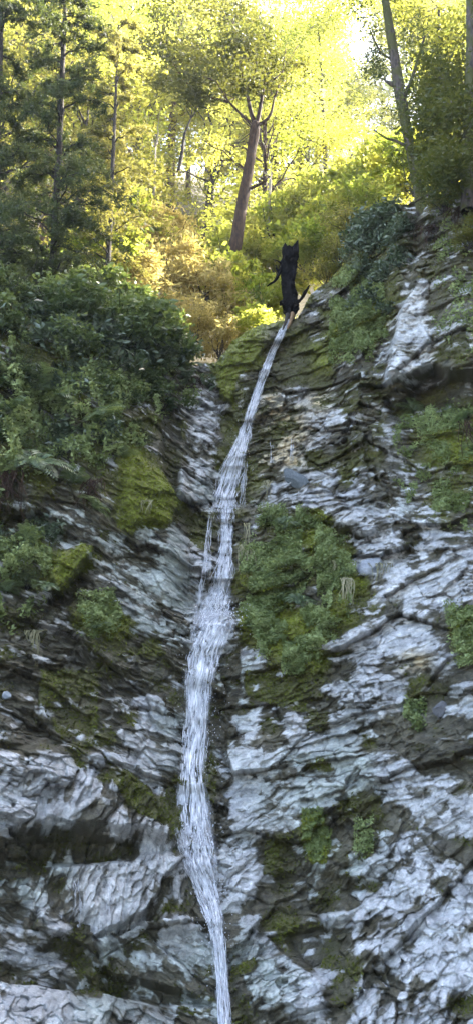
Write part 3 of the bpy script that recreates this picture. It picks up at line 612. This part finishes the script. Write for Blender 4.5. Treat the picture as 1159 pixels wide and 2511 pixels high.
# the tree with the bare brown trunk in the middle
def polytrunk(mb, pts, Y, rpx, sides=9, r=0.5, n=26, bump=0.14):
    P = smoothpath([(a, b, c) for a, b, c in [(p[0], p[1], p[2] if len(p) > 2 else Y) for p in pts]], n)
    W = at(P[:, 0], P[:, 1], P[:, 2]); rp = np.interp(np.linspace(0, 1, n), np.linspace(0, 1, len(rpx)), rpx)
    mb.tube(W, rp / F * P[:, 2] * 1.04, sides, r, bump); return W
def hero(name, label, Y, trunk, rpx, limbs, blobs, bark, leaf, size, per, squash=0.4, flat=0.5, aspect=0.45, cat='tree', droop=0.1, depth=0.8):
    base = at(trunk[0][0], trunk[0][1], Y); t = thing(name, base, label, cat)
    tk = MB(); polytrunk(tk, trunk, Y, rpx)
    for pts, rp in limbs: polytrunk(tk, pts, Y, rp, 6, n=14)
    cw = MB()
    for (px, py, rx, ry, n, rr) in blobs:
        for k in range(n):
            a = rng.random() * 6.283; q = math.sqrt(rng.random()); yy = Y + rng.normal() * depth
            c = at(px + rx * q * math.cos(a), py + ry * q * math.sin(a), yy)
            r = rr * rng.uniform(0.6, 1.4); m = int(per * (r / rr) ** 2); b = rng.random()
            cw.leaves(c + rng.normal(size=(m, 3)) * np.array([1, 1, squash]) * r * 0.5, size, aspect, flat, np.clip(0.6 * b + 0.4 * rng.random(m), 0, 1), droop)
            if k % 4 == 0:
                cand = [q_ for l_ in limbs for q_ in l_[0][1:]] + list(trunk[2:]); gx, gy = proj(c)
                tp = min(cand, key=lambda q_: math.hypot(q_[0] - gx, (q_[1] - gy - 25) * 1.5)); limb(tk, at(tp[0], tp[1], Y), c, 0.016, 0.004, 0.12)
    for mb, nm, mt in ((tk, 'trunk', bark), (cw, 'crown', leaf)):
        if mb.n:
            o = mb.build(nm, M[mt], t, nm == 'trunk'); o.location = -base
    return t
hero('beech_tree', 'leaning tree with a bare reddish brown trunk standing behind the lip of the waterfall', 20.5,
     [(566, 640), (580, 590), (592, 500), (606, 430), (616, 370), (626, 305)], [20, 18, 16, 15, 14, 15],
     [([(626, 310), (612, 270), (604, 220), (590, 170), (575, 60)], [8, 6, 5, 4, 2]), ([(590, 170), (540, 130), (480, 110)], [3, 2.5, 1.5]), ([(672, 240), (690, 190), (700, 120)], [3, 2.5, 1.5]), ([(530, 200), (470, 175), (420, 180)], [2.5, 2, 1.2]), ([(628, 308), (650, 298), (664, 280), (672, 240)], [6, 5, 4, 2]),
      ([(622, 312), (600, 290), (560, 250), (530, 200)], [5, 4, 3, 2]), ([(604, 220), (625, 180), (632, 120)], [4, 3, 2]), ([(629, 306), (640, 250), (652, 170), (645, 60)], [6, 5, 3.5, 2]), ([(560, 250), (500, 235), (450, 200), (400, 110)], [4, 3, 2, 1.2]), ([(645, 215), (690, 180), (730, 110)], [3, 2.2, 1.2]), ([(614, 462), (636, 452), (652, 440), (660, 432)], [5, 4, 3, 2])],
     [(500, 150, 130, 22, 12, 0.55), (420, 95, 90, 26, 8, 0.55), (590, 105, 130, 22, 9, 0.55), (540, 40, 180, 30, 12, 0.55), (430, 195, 80, 12, 7, 0.5), (640, 215, 60, 16, 5, 0.4), (550, 215, 60, 14, 5, 0.45), (690, 160, 60, 20, 4, 0.45), (480, -40, 200, 30, 10, 0.55), (480, 245, 50, 10, 4, 0.4)], 'bark', 'olive', 0.12, 190, squash=0.2, flat=0.6, depth=1.2)
hero('leaning_tree', 'crooked mossy tree leaning left against the patch of sky above the right bank', 14.6,
     [(1045, 545), (1032, 510), (1022, 450), (1005, 370), (992, 290), (975, 210), (962, 110), (942, 0), (928, -120)], [19, 17, 13, 14, 15, 16, 14, 12, 10],
     [([(975, 215), (958, 205), (945, 200)], [9, 7, 3]), ([(1006, 365), (970, 345), (945, 340), (915, 318)], [5, 4, 3, 1.5]), ([(968, 150), (930, 130), (900, 60)], [4, 3, 1.5]), ([(985, 250), (1010, 190), (1040, 90)], [7, 5, 3])],
     [(905, 110, 36, 70, 9, 0.22), (925, 170, 25, 30, 5, 0.2), (1000, 60, 40, 60, 8, 0.35), (880, -20, 80, 40, 12, 0.4), (1010, 270, 40, 70, 8, 0.35)], 'greybark', 'dark', 0.085, 60, aspect=0.3, depth=0.35)
hero('mossy_tree', 'thick mossy trunk at the right edge with dark drooping foliage beside it', 13.2,
     [(1150, 520), (1152, 420), (1150, 300), (1154, 180), (1156, 60), (1152, -120)], [26, 20, 18, 17, 16, 15],
     [([(1152, 300), (1120, 250), (1085, 200)], [7, 5, 3]), ([(1152, 420), (1110, 450), (1040, 480), (1010, 500)], [5, 4, 3, 2])],
     [(1090, 330, 48, 120, 34, 0.36), (1105, 250, 50, 50, 12, 0.36), (1080, 420, 36, 40, 9, 0.34), (1090, 150, 60, 60, 8, 0.4), (1210, 200, 60, 200, 16, 0.45)], 'greybark', 'olive', 0.09, 170, squash=0.7)
def feather_tree(name, label, trunk, rpx, Y, nb, L0, leaf, size):
    base = at(trunk[0][0], trunk[0][1], Y); t = thing(name, base, label, 'tree'); tk = MB(); Wp = polytrunk(tk, trunk, Y, rpx, n=40); cw = MB()
    for k in range(nb):
        f = 0.10 + 0.9 * (k + rng.random()) / nb; i = f * (len(Wp) - 1); b = np.array([np.interp(i, np.arange(len(Wp)), Wp[:, q]) for q in range(3)])
        L = L0 * (1.05 - 0.55 * f) * rng.uniform(0.55, 1.15) * (0.5 + 0.5 * min(1, f * 4)); th = rng.random() * 6.283; s_ = np.linspace(0, 1, 9)
        P = b + np.stack([math.cos(th) * L * s_, math.sin(th) * L * s_, L * (0.75 * s_ - 0.75 * s_ ** 2.2)], 1) + rng.normal(size=(9, 3)) * 0.03
        tk.tube(P, lerp(0.018, 0.004, s_), 5, 0.5, 0.2); tone = rng.random()
        for q in range(2, 9):
            for _ in range(3):
                d = rng.normal(size=3) * np.array([1, 1, 0.35]); d /= np.linalg.norm(d); tw = P[q] + d * L * 0.32 * (0.35 + 0.65 * rng.random()); m = 26; u = rng.random(m) ** 0.7
                cw.leaves(P[q] + (tw - P[q]) * u[:, None] + rng.normal(size=(m, 3)) * 0.028, size, 0.24, 0.3, np.clip(0.55 * tone + 0.45 * rng.random(m), 0, 1), 0.35)
    for mb, nm, mt in ((tk, 'trunk', 'darkbark'), (cw, 'crown', leaf)):
        o = mb.build(nm, M[mt], t, nm == 'trunk'); o.location = -base
    return t
feather_tree('feathery_tree', 'slender dark tree with feathery drooping foliage on the shaded left bank', [(122, 780), (130, 640), (138, 500), (146, 360), (152, 200), (160, 40), (166, -140)], [11, 10, 9, 9, 8, 6, 3], 14.0, 70, 1.35, 'dark', 0.085)
feather_tree('feathery_tree', 'feathery dark tree cut off by the left edge above the shaded bank', [(-30, 780), (-20, 600), (-10, 400), (0, 200), (8, -60)], [12, 11, 9, 8, 4], 13.4, 56, 1.2, 'dark', 0.085)
feather_tree('feathery_tree', 'smaller feathery olive tree between the two dark left trees and the yellow forest', [(262, 720), (268, 600), (276, 420), (284, 250), (290, 60)], [7, 7, 6, 4, 2], 17.5, 46, 1.25, 'beech', 0.09)
hero('beech_tree', 'bright lemon yellow crown left of the patch of sky', 27, [(808, 600), (800, 450), (790, 250), (780, 60)], [8, 7, 5, 3], [],
     [(740, 60, 90, 40, 12, 0.8), (790, 150, 60, 50, 9, 0.7), (740, 240, 90, 40, 10, 0.7), (820, 300, 60, 60, 8, 0.7), (780, -20, 90, 45, 14, 0.8), (750, 120, 90, 60, 12, 0.7), (825, 45, 35, 55, 9, 0.6), (890, -20, 70, 25, 9, 0.6)], 'darkbark', 'sunleaf', 0.13, 130, squash=0.25, flat=0.6)
hero('beech_tree', 'yellow green crown right of the crooked tree under the top edge', 19, [(1068, 560), (1066, 400), (1070, 200), (1075, 20)], [9, 8, 6, 4], [],
     [(1060, 40, 90, 40, 12, 0.55), (1080, 130, 80, 50, 11, 0.55), (1010, 0, 50, 40, 6, 0.5)], 'darkbark', 'farleaf', 0.11, 130, squash=0.3, flat=0.6)
for pts, rp, Y, lab in [([(438, 420), (446, 380), (452, 330), (468, 290)], [5, 5, 4, 2], 22.5, 'thin dark forked sapling before the brightest yellow foliage'),
                        ([(655, 610), (658, 520), (662, 440)], [6, 5, 4], 24, 'slim grey stem just right of the brown trunk'),
                        ([(742, 590), (745, 510), (748, 470), (756, 400)], [7, 6, 5, 3], 24, 'slim dark stem above the charred stump'),
                        ([(74, 680), (77, 620), (80, 590)], [4, 4, 3], 15.0, 'short bleached dead stem left of the slender dark tree'),
                        ([(378, 480), (380, 420), (382, 360)], [3, 3, 2], 21.5, 'thin pale stem in the yellow foliage left of the brown trunk')]:
    mb = MB(); polytrunk(mb, pts, Y, rp, 6); tp = at(*pts[-1][:2], Y)
    for k in range(4): limb(mb, tp, tp + np.array([rng.normal() * 0.35, rng.normal() * 0.3, 0.5 + 0.4 * rng.random()]), 0.02, 0.005)
    tag(mb.build('bare_stem', M['deadwood' if 'pale' in lab or 'bleached' in lab or 'grey' in lab else 'darkbark'], smooth=True), lab, 'stem', 'thin bare stems among the trees')

# ------------------------------------------------------------------ shrubs, ferns, tufts
def shrub_meshes(h, r, ncl, per, size, leaf, bark='darkbark', asp=0.5, squash=0.6, flat=0.4):
    st = MB(); fo = MB(); C = []
    for k in range(ncl):
        d = rng.normal(size=3); d /= np.linalg.norm(d); d[2] = abs(d[2]) * 0.9 + 0.05; C.append(d * np.array([r, r, h]) * rng.uniform(0.35, 1.25))
    C = np.array(C)
    for c in C[::2]: limb(st, (0, 0, -0.25), c, 0.014, 0.004, 0.1)
    for k in range(5): d = rng.normal(size=3); d[2] = abs(d[2]) + 0.5; limb(st, (0, 0, -0.1), d / np.linalg.norm(d) * h * rng.uniform(1.1, 1.6), 0.009, 0.002, 0.1)
    rad = r * rng.uniform(0.22, 0.5, ncl)
    for c, q in zip(C, rad): crown_leaves(fo, [c], [q], per * (q / (0.36 * r)) ** 1.5, size * rng.uniform(0.7, 1.35), flat, squash, asp, 0.25)
    return st.data('stem', M[bark], True), fo.data('foliage', M[leaf])
SK = [shrub_meshes(0.75, 0.55, 30, 110, 0.085, 'shrub'), shrub_meshes(0.85, 0.5, 34, 100, 0.07, 'dark', asp=0.3), shrub_meshes(0.7, 0.6, 30, 42, 0.15, 'gloss', asp=0.42, squash=0.9),
      shrub_meshes(0.8, 0.6, 30, 90, 0.11, 'bracken', asp=0.28), shrub_meshes(0.9, 0.7, 34, 110, 0.10, 'sunleaf'), shrub_meshes(0.6, 0.55, 26, 120, 0.06, 'beech', asp=0.4)]
sprotos = {}
def shrub(kind, loc, sc, label, group, name='shrub'):
    if kind not in sprotos:
        o = thing(name, (0, 0, 0), label, 'shrub', group); obj('stem', SK[kind][0], o); obj('foliage', SK[kind][1], o); sprotos[kind] = o
    else:
        o = copy_tree(sprotos[kind]); o.name = name
    tag(o, label, 'shrub', group); o.location = loc; o.rotation_euler = (0, 0, rng.random() * 6.28); o.scale = (sc,) * 3
    return o
ORD = 'leftmost second third fourth fifth sixth seventh eighth ninth tenth eleventh twelfth thirteenth fourteenth fifteenth sixteenth seventeenth'.split()
ROWS = [('along the skyline of the left bank', [(-60, 700), (20, 690), (85, 735), (150, 745), (215, 770), (280, 790), (335, 820), (390, 840)], 0.95),
        ('just below the left bank skyline', [(-80, 800), (0, 800), (75, 830), (150, 850), (225, 870), (300, 880), (360, 900), (415, 905)], 0.85),
        ('across the dark middle of the left bank', [(-60, 920), (30, 930), (190, 950), (270, 960), (340, 960), (400, 970)], 0.72),
        ('low on the bank above the green moss wedge', [(-60, 1060), (30, 1080), (160, 1090), (240, 1080), (320, 1070)], 0.55),
        ('on the ledge at the far left edge', [(-60, 1320), (20, 1350), (60, 1420), (110, 1310)], 0.42)]
for phrase, spots, sc in ROWS:
    for k, (px, py) in enumerate(spots):
        kd = int(rng.choice([0, 0, 1, 2])); nm = ['broad leaved', 'fine leaved', 'glossy'][kd]
        shrub(kd, surf(px, py)[0] + np.array([0, 0.1, -0.1]), sc * rng.uniform(0.85, 1.2), f'{nm} shrub, {ORD[k]} {phrase}', 'shrubs on the shaded left bank')
for k, (px, py, Y, sc) in enumerate([(-70, 600, 14.5, 1.2), (10, 640, 15.2, 1.25), (60, 700, 15.6, 1.1), (150, 700, 16.2, 1.1), (205, 720, 16.6, 1.15), (265, 735, 16.8, 1.1), (320, 770, 16.8, 1.0), (370, 800, 16.6, 0.9)]):
    shrub(0, at(px, py, Y) - np.array([0, 0, 0.3]), sc, f'{ORD[k]} of the taller green shrubs standing behind the left bank skyline', 'shrubs behind the left bank')
for k, (px, py, Y, sc) in enumerate([(360, 720, 18.6, 1.2), (430, 690, 19.5, 1.3), (500, 720, 19.2, 1.2), (420, 800, 18.0, 1.0), (480, 810, 17.8, 1.0), (540, 830, 17.4, 0.8), (330, 630, 20.5, 1.3), (400, 600, 21.5, 1.4), (560, 760, 18.8, 1.0)]):
    shrub(3, at(px, py, Y) - np.array([0, 0, 0.3]), sc, f'{ORD[k]} of the dry orange bracken clumps left of the fall top', 'dry bracken behind the lip', 'bracken')
for k, (px, py, Y, sc) in enumerate([(590, 700, 20, 1.2), (640, 730, 19, 1.0), (610, 790, 17.8, 0.8), (560, 640, 22, 1.5), (700, 640, 22, 1.5), (760, 620, 21, 1.3), (820, 600, 20, 1.2), (250, 640, 19, 1.4), (300, 560, 21, 1.5), (670, 560, 24, 1.6), (770, 520, 24, 1.5), (840, 500, 23, 1.5), (900, 460, 24, 1.6), (960, 430, 23, 1.6), (880, 520, 20, 1.2), (800, 570, 22, 1.3), (1010, 420, 21, 1.5)]):
    shrub(4, at(px, py, Y) - np.array([0, 0, 0.4]), sc, f'{ORD[k]} of the yellow shrubs glowing behind the fall lip', 'sunlit yellow shrubs', 'sunlit_shrub')
for k, (px, py, sc) in enumerate([(900, 545, 0.62), (950, 535, 0.6), (985, 570, 0.6), (880, 600, 0.6), (930, 605, 0.65), (980, 640, 0.55), (890, 665, 0.58), (940, 680, 0.55), (905, 735, 0.5), (955, 745, 0.45)]):
    shrub(2, surf(px, py)[0] + np.array([0, 0.05, -0.15]), sc, f'{ORD[k]} from the top of the glossy leaved bushes draping the right bank', 'glossy bushes on the right bank', 'bush')
for k, (px, py, Y, sc, kd, lab) in enumerate([(835, 610, 16.5, 0.8, 5, 'olive bush above the charred stump on the right'), (800, 660, 16.8, 0.7, 5, 'low olive bush at the top of the mossy right rock'), (860, 540, 16.8, 0.9, 5, 'olive bush behind the glossy bushes'),
      (1080, 470, 13.6, 0.6, 5, 'olive bush on top of the right outcrop'), (1145, 560, 12.9, 0.5, 5, 'small olive bush on the outcrop at the right edge')]):
    shrub(kd, at(px, py, Y) - np.array([0, 0, 0.25]), sc, lab, 'olive bushes on the right bank', 'bush')
def fern_mesh(n, L, leaf='fern'):
    mb = MB()
    for k in range(n):
        th = k / n * 6.283 + rng.random() * 0.5; l = L * rng.uniform(0.7, 1.15); s_ = np.linspace(0, 1, 15); el = R(rng.uniform(35, 65))
        rr = l * s_ * math.cos(el) * 1.1; zz = l * (s_ * math.sin(el) - 0.75 * s_ ** 2)
        P = np.stack([rr * math.cos(th), rr * math.sin(th), zz], 1); mb.tube(P, lerp(0.008, 0.002, s_), 4, 0.3)
        sd = np.array([-math.sin(th), math.cos(th), 0.0]); tan = np.gradient(P, axis=0); tan /= np.linalg.norm(tan, axis=1, keepdims=True); tone = rng.random()
        for i in range(1, 15):
            w_ = l * 0.26 * math.sin(math.pi * (0.12 + 0.86 * s_[i])) ** 0.8
            for sg in (-1, 1):
                d = sd * sg * 0.92 + tan[i] * 0.4 + np.array([0, 0, -0.22]); b = P[i]; t_ = b + d * w_; hw = tan[i] * l * 0.026
                mb.add([b - hw, b + d * w_ * 0.5 + hw * 0.2 - hw, t_, b + d * w_ * 0.5 + hw], [[0, 1, 2, 3]], np.full(4, np.clip(tone * 0.6 + 0.4 * rng.random(), 0, 1)))
    return mb.data('fern', M[leaf])
FM = [fern_mesh(9, 0.6), fern_mesh(7, 0.5), fern_mesh(11, 0.7)]
for px, py, sc, lab in [(105, 960, 1.2, 'large pale green fern hanging over the dark hollow of the left bank'), (30, 1010, 1.0, 'fern at the left edge beside the dark hollow'), (165, 1010, 0.9, 'fern right of the dark hollow on the left bank'),
      (240, 1040, 0.8, 'fern among dark leaves in the middle of the left bank'), (80, 1150, 0.9, 'fern under the dark hollow on the left bank'), (180, 1180, 0.75, 'fern hanging over brown roots on the left bank'), (300, 1120, 0.6, 'small fern just left of the green moss wedge'),
      (230, 1250, 0.5, 'small fern on the grey rock below the left bank'), (20, 1450, 0.6, 'bright fern low at the left edge'), (60, 1330, 0.6, 'fern at the left edge above the moss covered slab'), (110, 1450, 0.5, 'fern beside the lower end of the moss covered slab'),
      (235, 1545, 0.35, 'tiny fern under the moss pad left of the fall'), (330, 930, 0.7, 'fern beside broad leaves at the right end of the left bank'),
      (745, 1420, 0.55, 'pale fern above the dark hollow in the green patch right of the fall'), (690, 1475, 0.5, 'fern under the dark hollow in the green patch'), (730, 1480, 0.45, 'fern with pale tips right of the lowest hollow in the green patch'),
      (700, 1290, 0.4, 'fern near the top of the green patch'), (660, 1430, 0.4, 'fern at the left of the dark hollow in the green patch'), (1100, 1010, 0.5, 'fern below the overhang at the right edge'), (1010, 1000, 0.45, 'fern tucked under the pale outcrop'), (845, 1410, 0.35, 'small fern above the straw tuft right of the green patch'), (1010, 1745, 0.3, 'small grassy fern alone on the dark rock at right'),
      (1140, 1030, 0.5, 'yellowish fern hanging at the right edge above the moss')]:
    o = obj('fern', FM[int(rng.integers(0, 3))], None, surf(px, py, 0.16 * sc + 0.04)[0]); o.rotation_euler = (R(25), R(rng.uniform(-15, 15)), rng.random() * 6.28); o.scale = (sc * 1.2,) * 3
    tag(o, lab, 'fern', 'ferns on the cliff')
for px, py, n, L, spread, lab in [(85, 1545, 26, 0.62, 12, 'large straw coloured grass tuft hanging at the left edge'), (848, 1425, 20, 0.52, 8, 'straw tuft hanging from the right corner of the green patch'), (612, 1355, 16, 0.55, 12, 'long straw grass hanging beside the fall below its ledge'),
      (605, 1290, 9, 0.5, 8, 'upper wisp of straw grass beside the fall'), (648, 1180, 12, 0.55, 9, 'straw grass hanging down the rock left of the wet boulder'), (770, 1190, 8, 0.2, 6, 'short straw tuft right of the wet boulder'), (930, 1385, 14, 0.45, 14, 'straw strands on the pale rock right of the green patch'),
      (358, 1240, 10, 0.22, 6, 'small straw tuft on the green moss wedge'), (590, 1345, 8, 0.3, 5, 'short straw strands touching the right side of the fall'), (815, 1385, 6, 0.25, 4, 'few straw strands inside the green patch')]:
    mb = MB(); b = surf(px, py, 0.14)[0]
    for k in range(n):
        x0 = rng.normal() * spread / F * b[1]; l = L * rng.uniform(0.25, 1.1); t_ = np.linspace(0, 1, 9); kx = rng.normal() * 0.035
        P = np.stack([x0 + kx * np.sin(t_ * 2.4) + rng.normal() * 0.05 * t_ ** 2 + 0.02 * np.sin(t_ * 4 + k), -(0.05 + 0.1 * rng.random()) * np.sin(t_ * 2.2), 0.02 * np.sin(t_ * 3.1) - l * t_ ** 1.3], 1)
        mb.tube(P, 0.006 * (1 - 0.7 * t_) + 0.001, 3, rng.random(), cap=False)
    tag(mb.build('grass_tuft', M['straw'], loc=b), lab, 'grass tuft', 'straw grass tufts hanging on the cliff')

for px, py, n, L, spread, lab in [(20, 1160, 26, 0.7, 18, 'brown dead fronds hanging below the fern at the left edge'), (120, 1120, 30, 0.7, 16, 'brown hanging roots in the dark hollow of the left bank'), (225, 1180, 20, 0.5, 12, 'brown dead fronds hanging in the middle of the left bank'),
      (470, 930, 16, 0.5, 20, 'thin dark roots hanging at the right end of the left bank'), (1060, 560, 26, 0.6, 24, 'tangled brown roots hanging from the soil under the crooked tree'), (1125, 520, 20, 0.5, 18, 'brown roots hanging beside the right edge below the thick trunk'), (1140, 1040, 10, 0.6, 10, 'pale thin stems dangling at the right edge')]:
    mb = MB(); b = surf(px, py, 0.12)[0]
    for k in range(n):
        x0 = rng.normal() * spread / F * b[1]; l = L * rng.uniform(0.4, 1.1); t_ = np.linspace(0, 1, 9)
        P = np.stack([x0 + rng.normal() * 0.12 * t_ + 0.03 * np.sin(t_ * 7 + k), -(0.03 + 0.12 * rng.random()) * np.sin(t_ * 2.2), -l * t_ + 0.03 * np.sin(t_ * 5 + k)], 1)
        mb.tube(P, 0.007 * (1 - 0.8 * t_) + 0.001, 4, rng.random(), cap=False)
    tag(mb.build('hanging_roots', M['bark'], loc=b), lab, 'roots', 'roots and dead fronds hanging on the banks')

# ------------------------------------------------------------------ charred stump at the lip
YS = 15.9; ft = at(712, 785, YS)
st = thing('charred_stump', ft, 'black charred dead stump with a jagged top standing upright at the lip of the waterfall', 'stump')
mb = MB(); n, sd = 40, 22; tq = np.linspace(0, 1, n)
cpx = np.interp(tq, [0, 0.12, 0.3, 0.6, 0.85, 1], [713, 711, 709, 706, 708, 710]); cpy = lerp(786, 612, tq); hw = np.interp(tq, [0, 0.08, 0.16, 0.3, 0.5, 0.8, 0.93, 1], [7, 12, 22, 19, 17, 21, 23, 20])
Cc = at(cpx, cpy, YS) - ft; th = np.arange(sd) * 6.2832 / sd
ring = []
for i in range(n):
    rr = hw[i] / F * YS * 1.06 * (1 + 0.10 * np.sin(th * 3 + i * 0.2) + 0.36 * (vnoise(th * 1.4, th * 0 + i * 0.4, 7) - 0.5) + 0.15 * (rng.random(sd) - 0.5))
    ring.append(Cc[i] + np.stack([rr * np.cos(th), 0.85 * rr * np.sin(th), np.zeros(sd)], 1))
ring = np.array(ring)
tip = 0.0 + 0.15 * np.maximum(0, np.cos(th)) ** 3 + 0.07 * np.maximum(0, np.cos(th - 3.1)) ** 4 + 0.13 * np.maximum(0, np.cos(th - 1.75)) ** 30 + 0.09 * rng.random(sd) ** 2
ring[-1, :, 2] += tip; ring[-2, :, 2] += tip * 0.5
inner = [Cc[-1] + (ring[-1] - Cc[-1]) * np.array([0.7, 0.7, 0.75]), Cc[-1] + (ring[-1] - Cc[-1]) * np.array([0.5, 0.5, 0]) - np.array([0, 0, 0.08]), Cc[-1] + (ring[-1] - Cc[-1]) * np.array([0.02, 0.02, 0]) - np.array([0, 0, 0.1])]
A = np.concatenate([ring, np.array(inner)], 0); m_ = len(A); i = np.arange(m_ - 1)[:, None] * sd; j = np.arange(sd)[None]; k = (j + 1) % sd
mb.add(A.reshape(-1, 3), np.stack([i + j, i + k, i + sd + k, i + sd + j], -1).reshape(-1, 4), 0.5)
mb.build('trunk', M['char'], st)
def stick(name, pts, rp, mat, parent, base):
    mb = MB(); P = smoothpath(pts, 14); mb.tube(at(P[:, 0], P[:, 1], P[:, 2]) - base, np.interp(np.linspace(0, 1, 14), np.linspace(0, 1, len(rp)), rp) / F * 16, 7, 0.5, 0.3)
    return mb.build(name, M[mat], parent, True)
b1 = stick('branch', [(692, 652, 15.9), (682, 672, 15.8), (674, 690, 15.75), (664, 694, 15.7), (654, 702, 15.7)], [6, 5, 4, 3, 1.5], 'char', st, ft)
stick('twig', [(690, 648, 15.9), (681, 640, 15.85), (668, 636, 15.8)], [3, 2, 1], 'char', st, ft)
stick('branch', [(724, 742, 15.8), (736, 736, 15.7), (748, 716, 15.65), (757, 700, 15.6)], [8, 4, 5, 2], 'char', st, ft)
stick('knot', [(696, 740, 15.85), (689, 744, 15.8), (685, 748, 15.8)], [9, 7, 2], 'char', st, ft)
stick('root', [(716, 768, 15.75), (713, 785, 15.65), (704, 805, 15.55)], [6, 5, 3], 'tan', st, ft)
stick('root', [(704, 770, 15.75), (700, 790, 15.65), (692, 808, 15.55)], [6, 4, 2], 'darkbark', st, ft)
# ------------------------------------------------------------------ loose rocks and driftwood
def boulder(px, py, rx, ry, tilt, colr, lab, gloss=0.7, name='boulder', seed=0):
    c = surf(px, py)[0]; d = c[1] / F; import bmesh
    bm = bmesh.new(); bmesh.ops.create_icosphere(bm, subdivisions=5, radius=1); Vv = np.array([v.co for v in bm.verts]); Fv = np.array([[v.index for v in f.verts] for f in bm.faces]); bm.free()
    pl = np.random.default_rng(seed).normal(size=(14, 3)); pl /= np.linalg.norm(pl, axis=1, keepdims=True); off = np.random.default_rng(seed + 1).uniform(0.55, 0.95, 14)
    for q, o in zip(pl, off):
        e = np.maximum(0, Vv @ q - o); Vv = Vv - e[:, None] * q * 0.93
    Vv *= (1 + 0.10 * fbm(Vv[:, 0] * 3 + Vv[:, 1] * 2, Vv[:, 2] * 3, 300 + seed, 4))[:, None]
    Vv = Vv * np.array([rx * d, 0.7 * min(rx, ry) * d, ry * d]); ct, s2 = math.cos(tilt), math.sin(tilt)
    Vv = np.stack([Vv[:, 0] * ct - Vv[:, 2] * s2, Vv[:, 1], Vv[:, 0] * s2 + Vv[:, 2] * ct], 1)
    col = np.array(colr)[None] * (0.8 + 0.8 * (fbm(Vv[:, 0] * 9 + 4, Vv[:, 2] * 9, 310 + seed, 4) + 0.25))[:, None]
    o = obj(name, meshdata(name, Vv, Fv, M['rock'], {'rock': col, 'gloss': np.full(len(Vv), gloss)}, False), None, c + np.array([0, -0.05, 0])); tag(o, lab, 'rock', 'rocks standing out of the cliff'); return o
boulder(726, 1184, 46, 22, R(-36), (0.13, 0.15, 0.16), 'smooth wet blue grey boulder on the ridge right of the ledge', 0.9, seed=3)
boulder(905, 1392, 34, 24, R(30), (0.40, 0.42, 0.46), 'pale rock knob right of the green patch', 0.6, seed=14)
boulder(1075, 1735, 22, 20, R(10), (0.12, 0.12, 0.125), 'dark rounded rock jutting from the right wall', 0.6, seed=21)
boulder(18, 1708, 14, 12, 0, (0.38, 0.42, 0.46), 'small pale blue stone stuck in the left wall', 0.6, seed=27)

# ------------------------------------------------------------------ air
hv = np.array([[x, y, z] for z in (-8, 95) for y in (-160, 165) for x in (-165, 165)], float)
hm, hnt, hout = newmat('glow_haze'); pv = hnt.nodes.new('ShaderNodeVolumePrincipled'); pv.inputs['Color'].default_value = (0.95, 0.96, 1, 1)
pv.inputs['Density'].default_value = 0.0009; pv.inputs['Anisotropy'].default_value = 0.5; hnt.links.new(pv.outputs[0], hout.inputs['Volume'])  # thin scattering volume added to lend the forest a veil of glow
tag(obj('glow_haze', meshdata('glow_haze', hv, np.array([[0, 2, 3, 1], [4, 5, 7, 6], [0, 1, 5, 4], [2, 6, 7, 3], [0, 4, 6, 2], [1, 3, 7, 5]]), hm)), 'thin scattering air added to give the forest a veil of sun glow', 'glow_haze', kind='stuff')

# ------------------------------------------------------------------ light
sd_ = np.array([math.sin(SUN_AZ) * math.cos(SUN_EL), math.cos(SUN_AZ) * math.cos(SUN_EL), math.sin(SUN_EL)])
sun = bpy.data.lights.new('sun', 'SUN'); sun.energy = 5.0; sun.angle = R(0.53); sun.color = (1.0, 0.93, 0.80)
so = bpy.data.objects.new('sun', sun); COL.objects.link(so)
from mathutils import Vector
so.rotation_euler = Vector(sd_).to_track_quat('Z', 'Y').to_euler(); so.location = tuple(sd_ * 100)
W = bpy.data.worlds.new('World'); S.world = W; W.use_nodes = True; nt = W.node_tree
bg = nt.nodes['Background']; sky = nt.nodes.new('ShaderNodeTexSky'); sky.sky_type = 'NISHITA'; sky.sun_disc = False
sky.sun_elevation = SUN_EL; sky.sun_rotation = SUN_AZ; sky.air_density = 1.0; sky.dust_density = 4.0; sky.ozone_density = 0.6
nt.links.new(sky.outputs[0], bg.inputs[0]); bg.inputs[1].default_value = 0.15
S.view_settings.view_transform = 'Standard'; S.view_settings.look = 'None'; S.view_settings.gamma = 1.0; S.view_settings.exposure = 3.15
S.render.engine = 'CYCLES'; S.cycles.max_bounces = 8; S.cycles.transmission_bounces = 4; S.cycles.transparent_max_bounces = 16; S.cycles.diffuse_bounces = 4
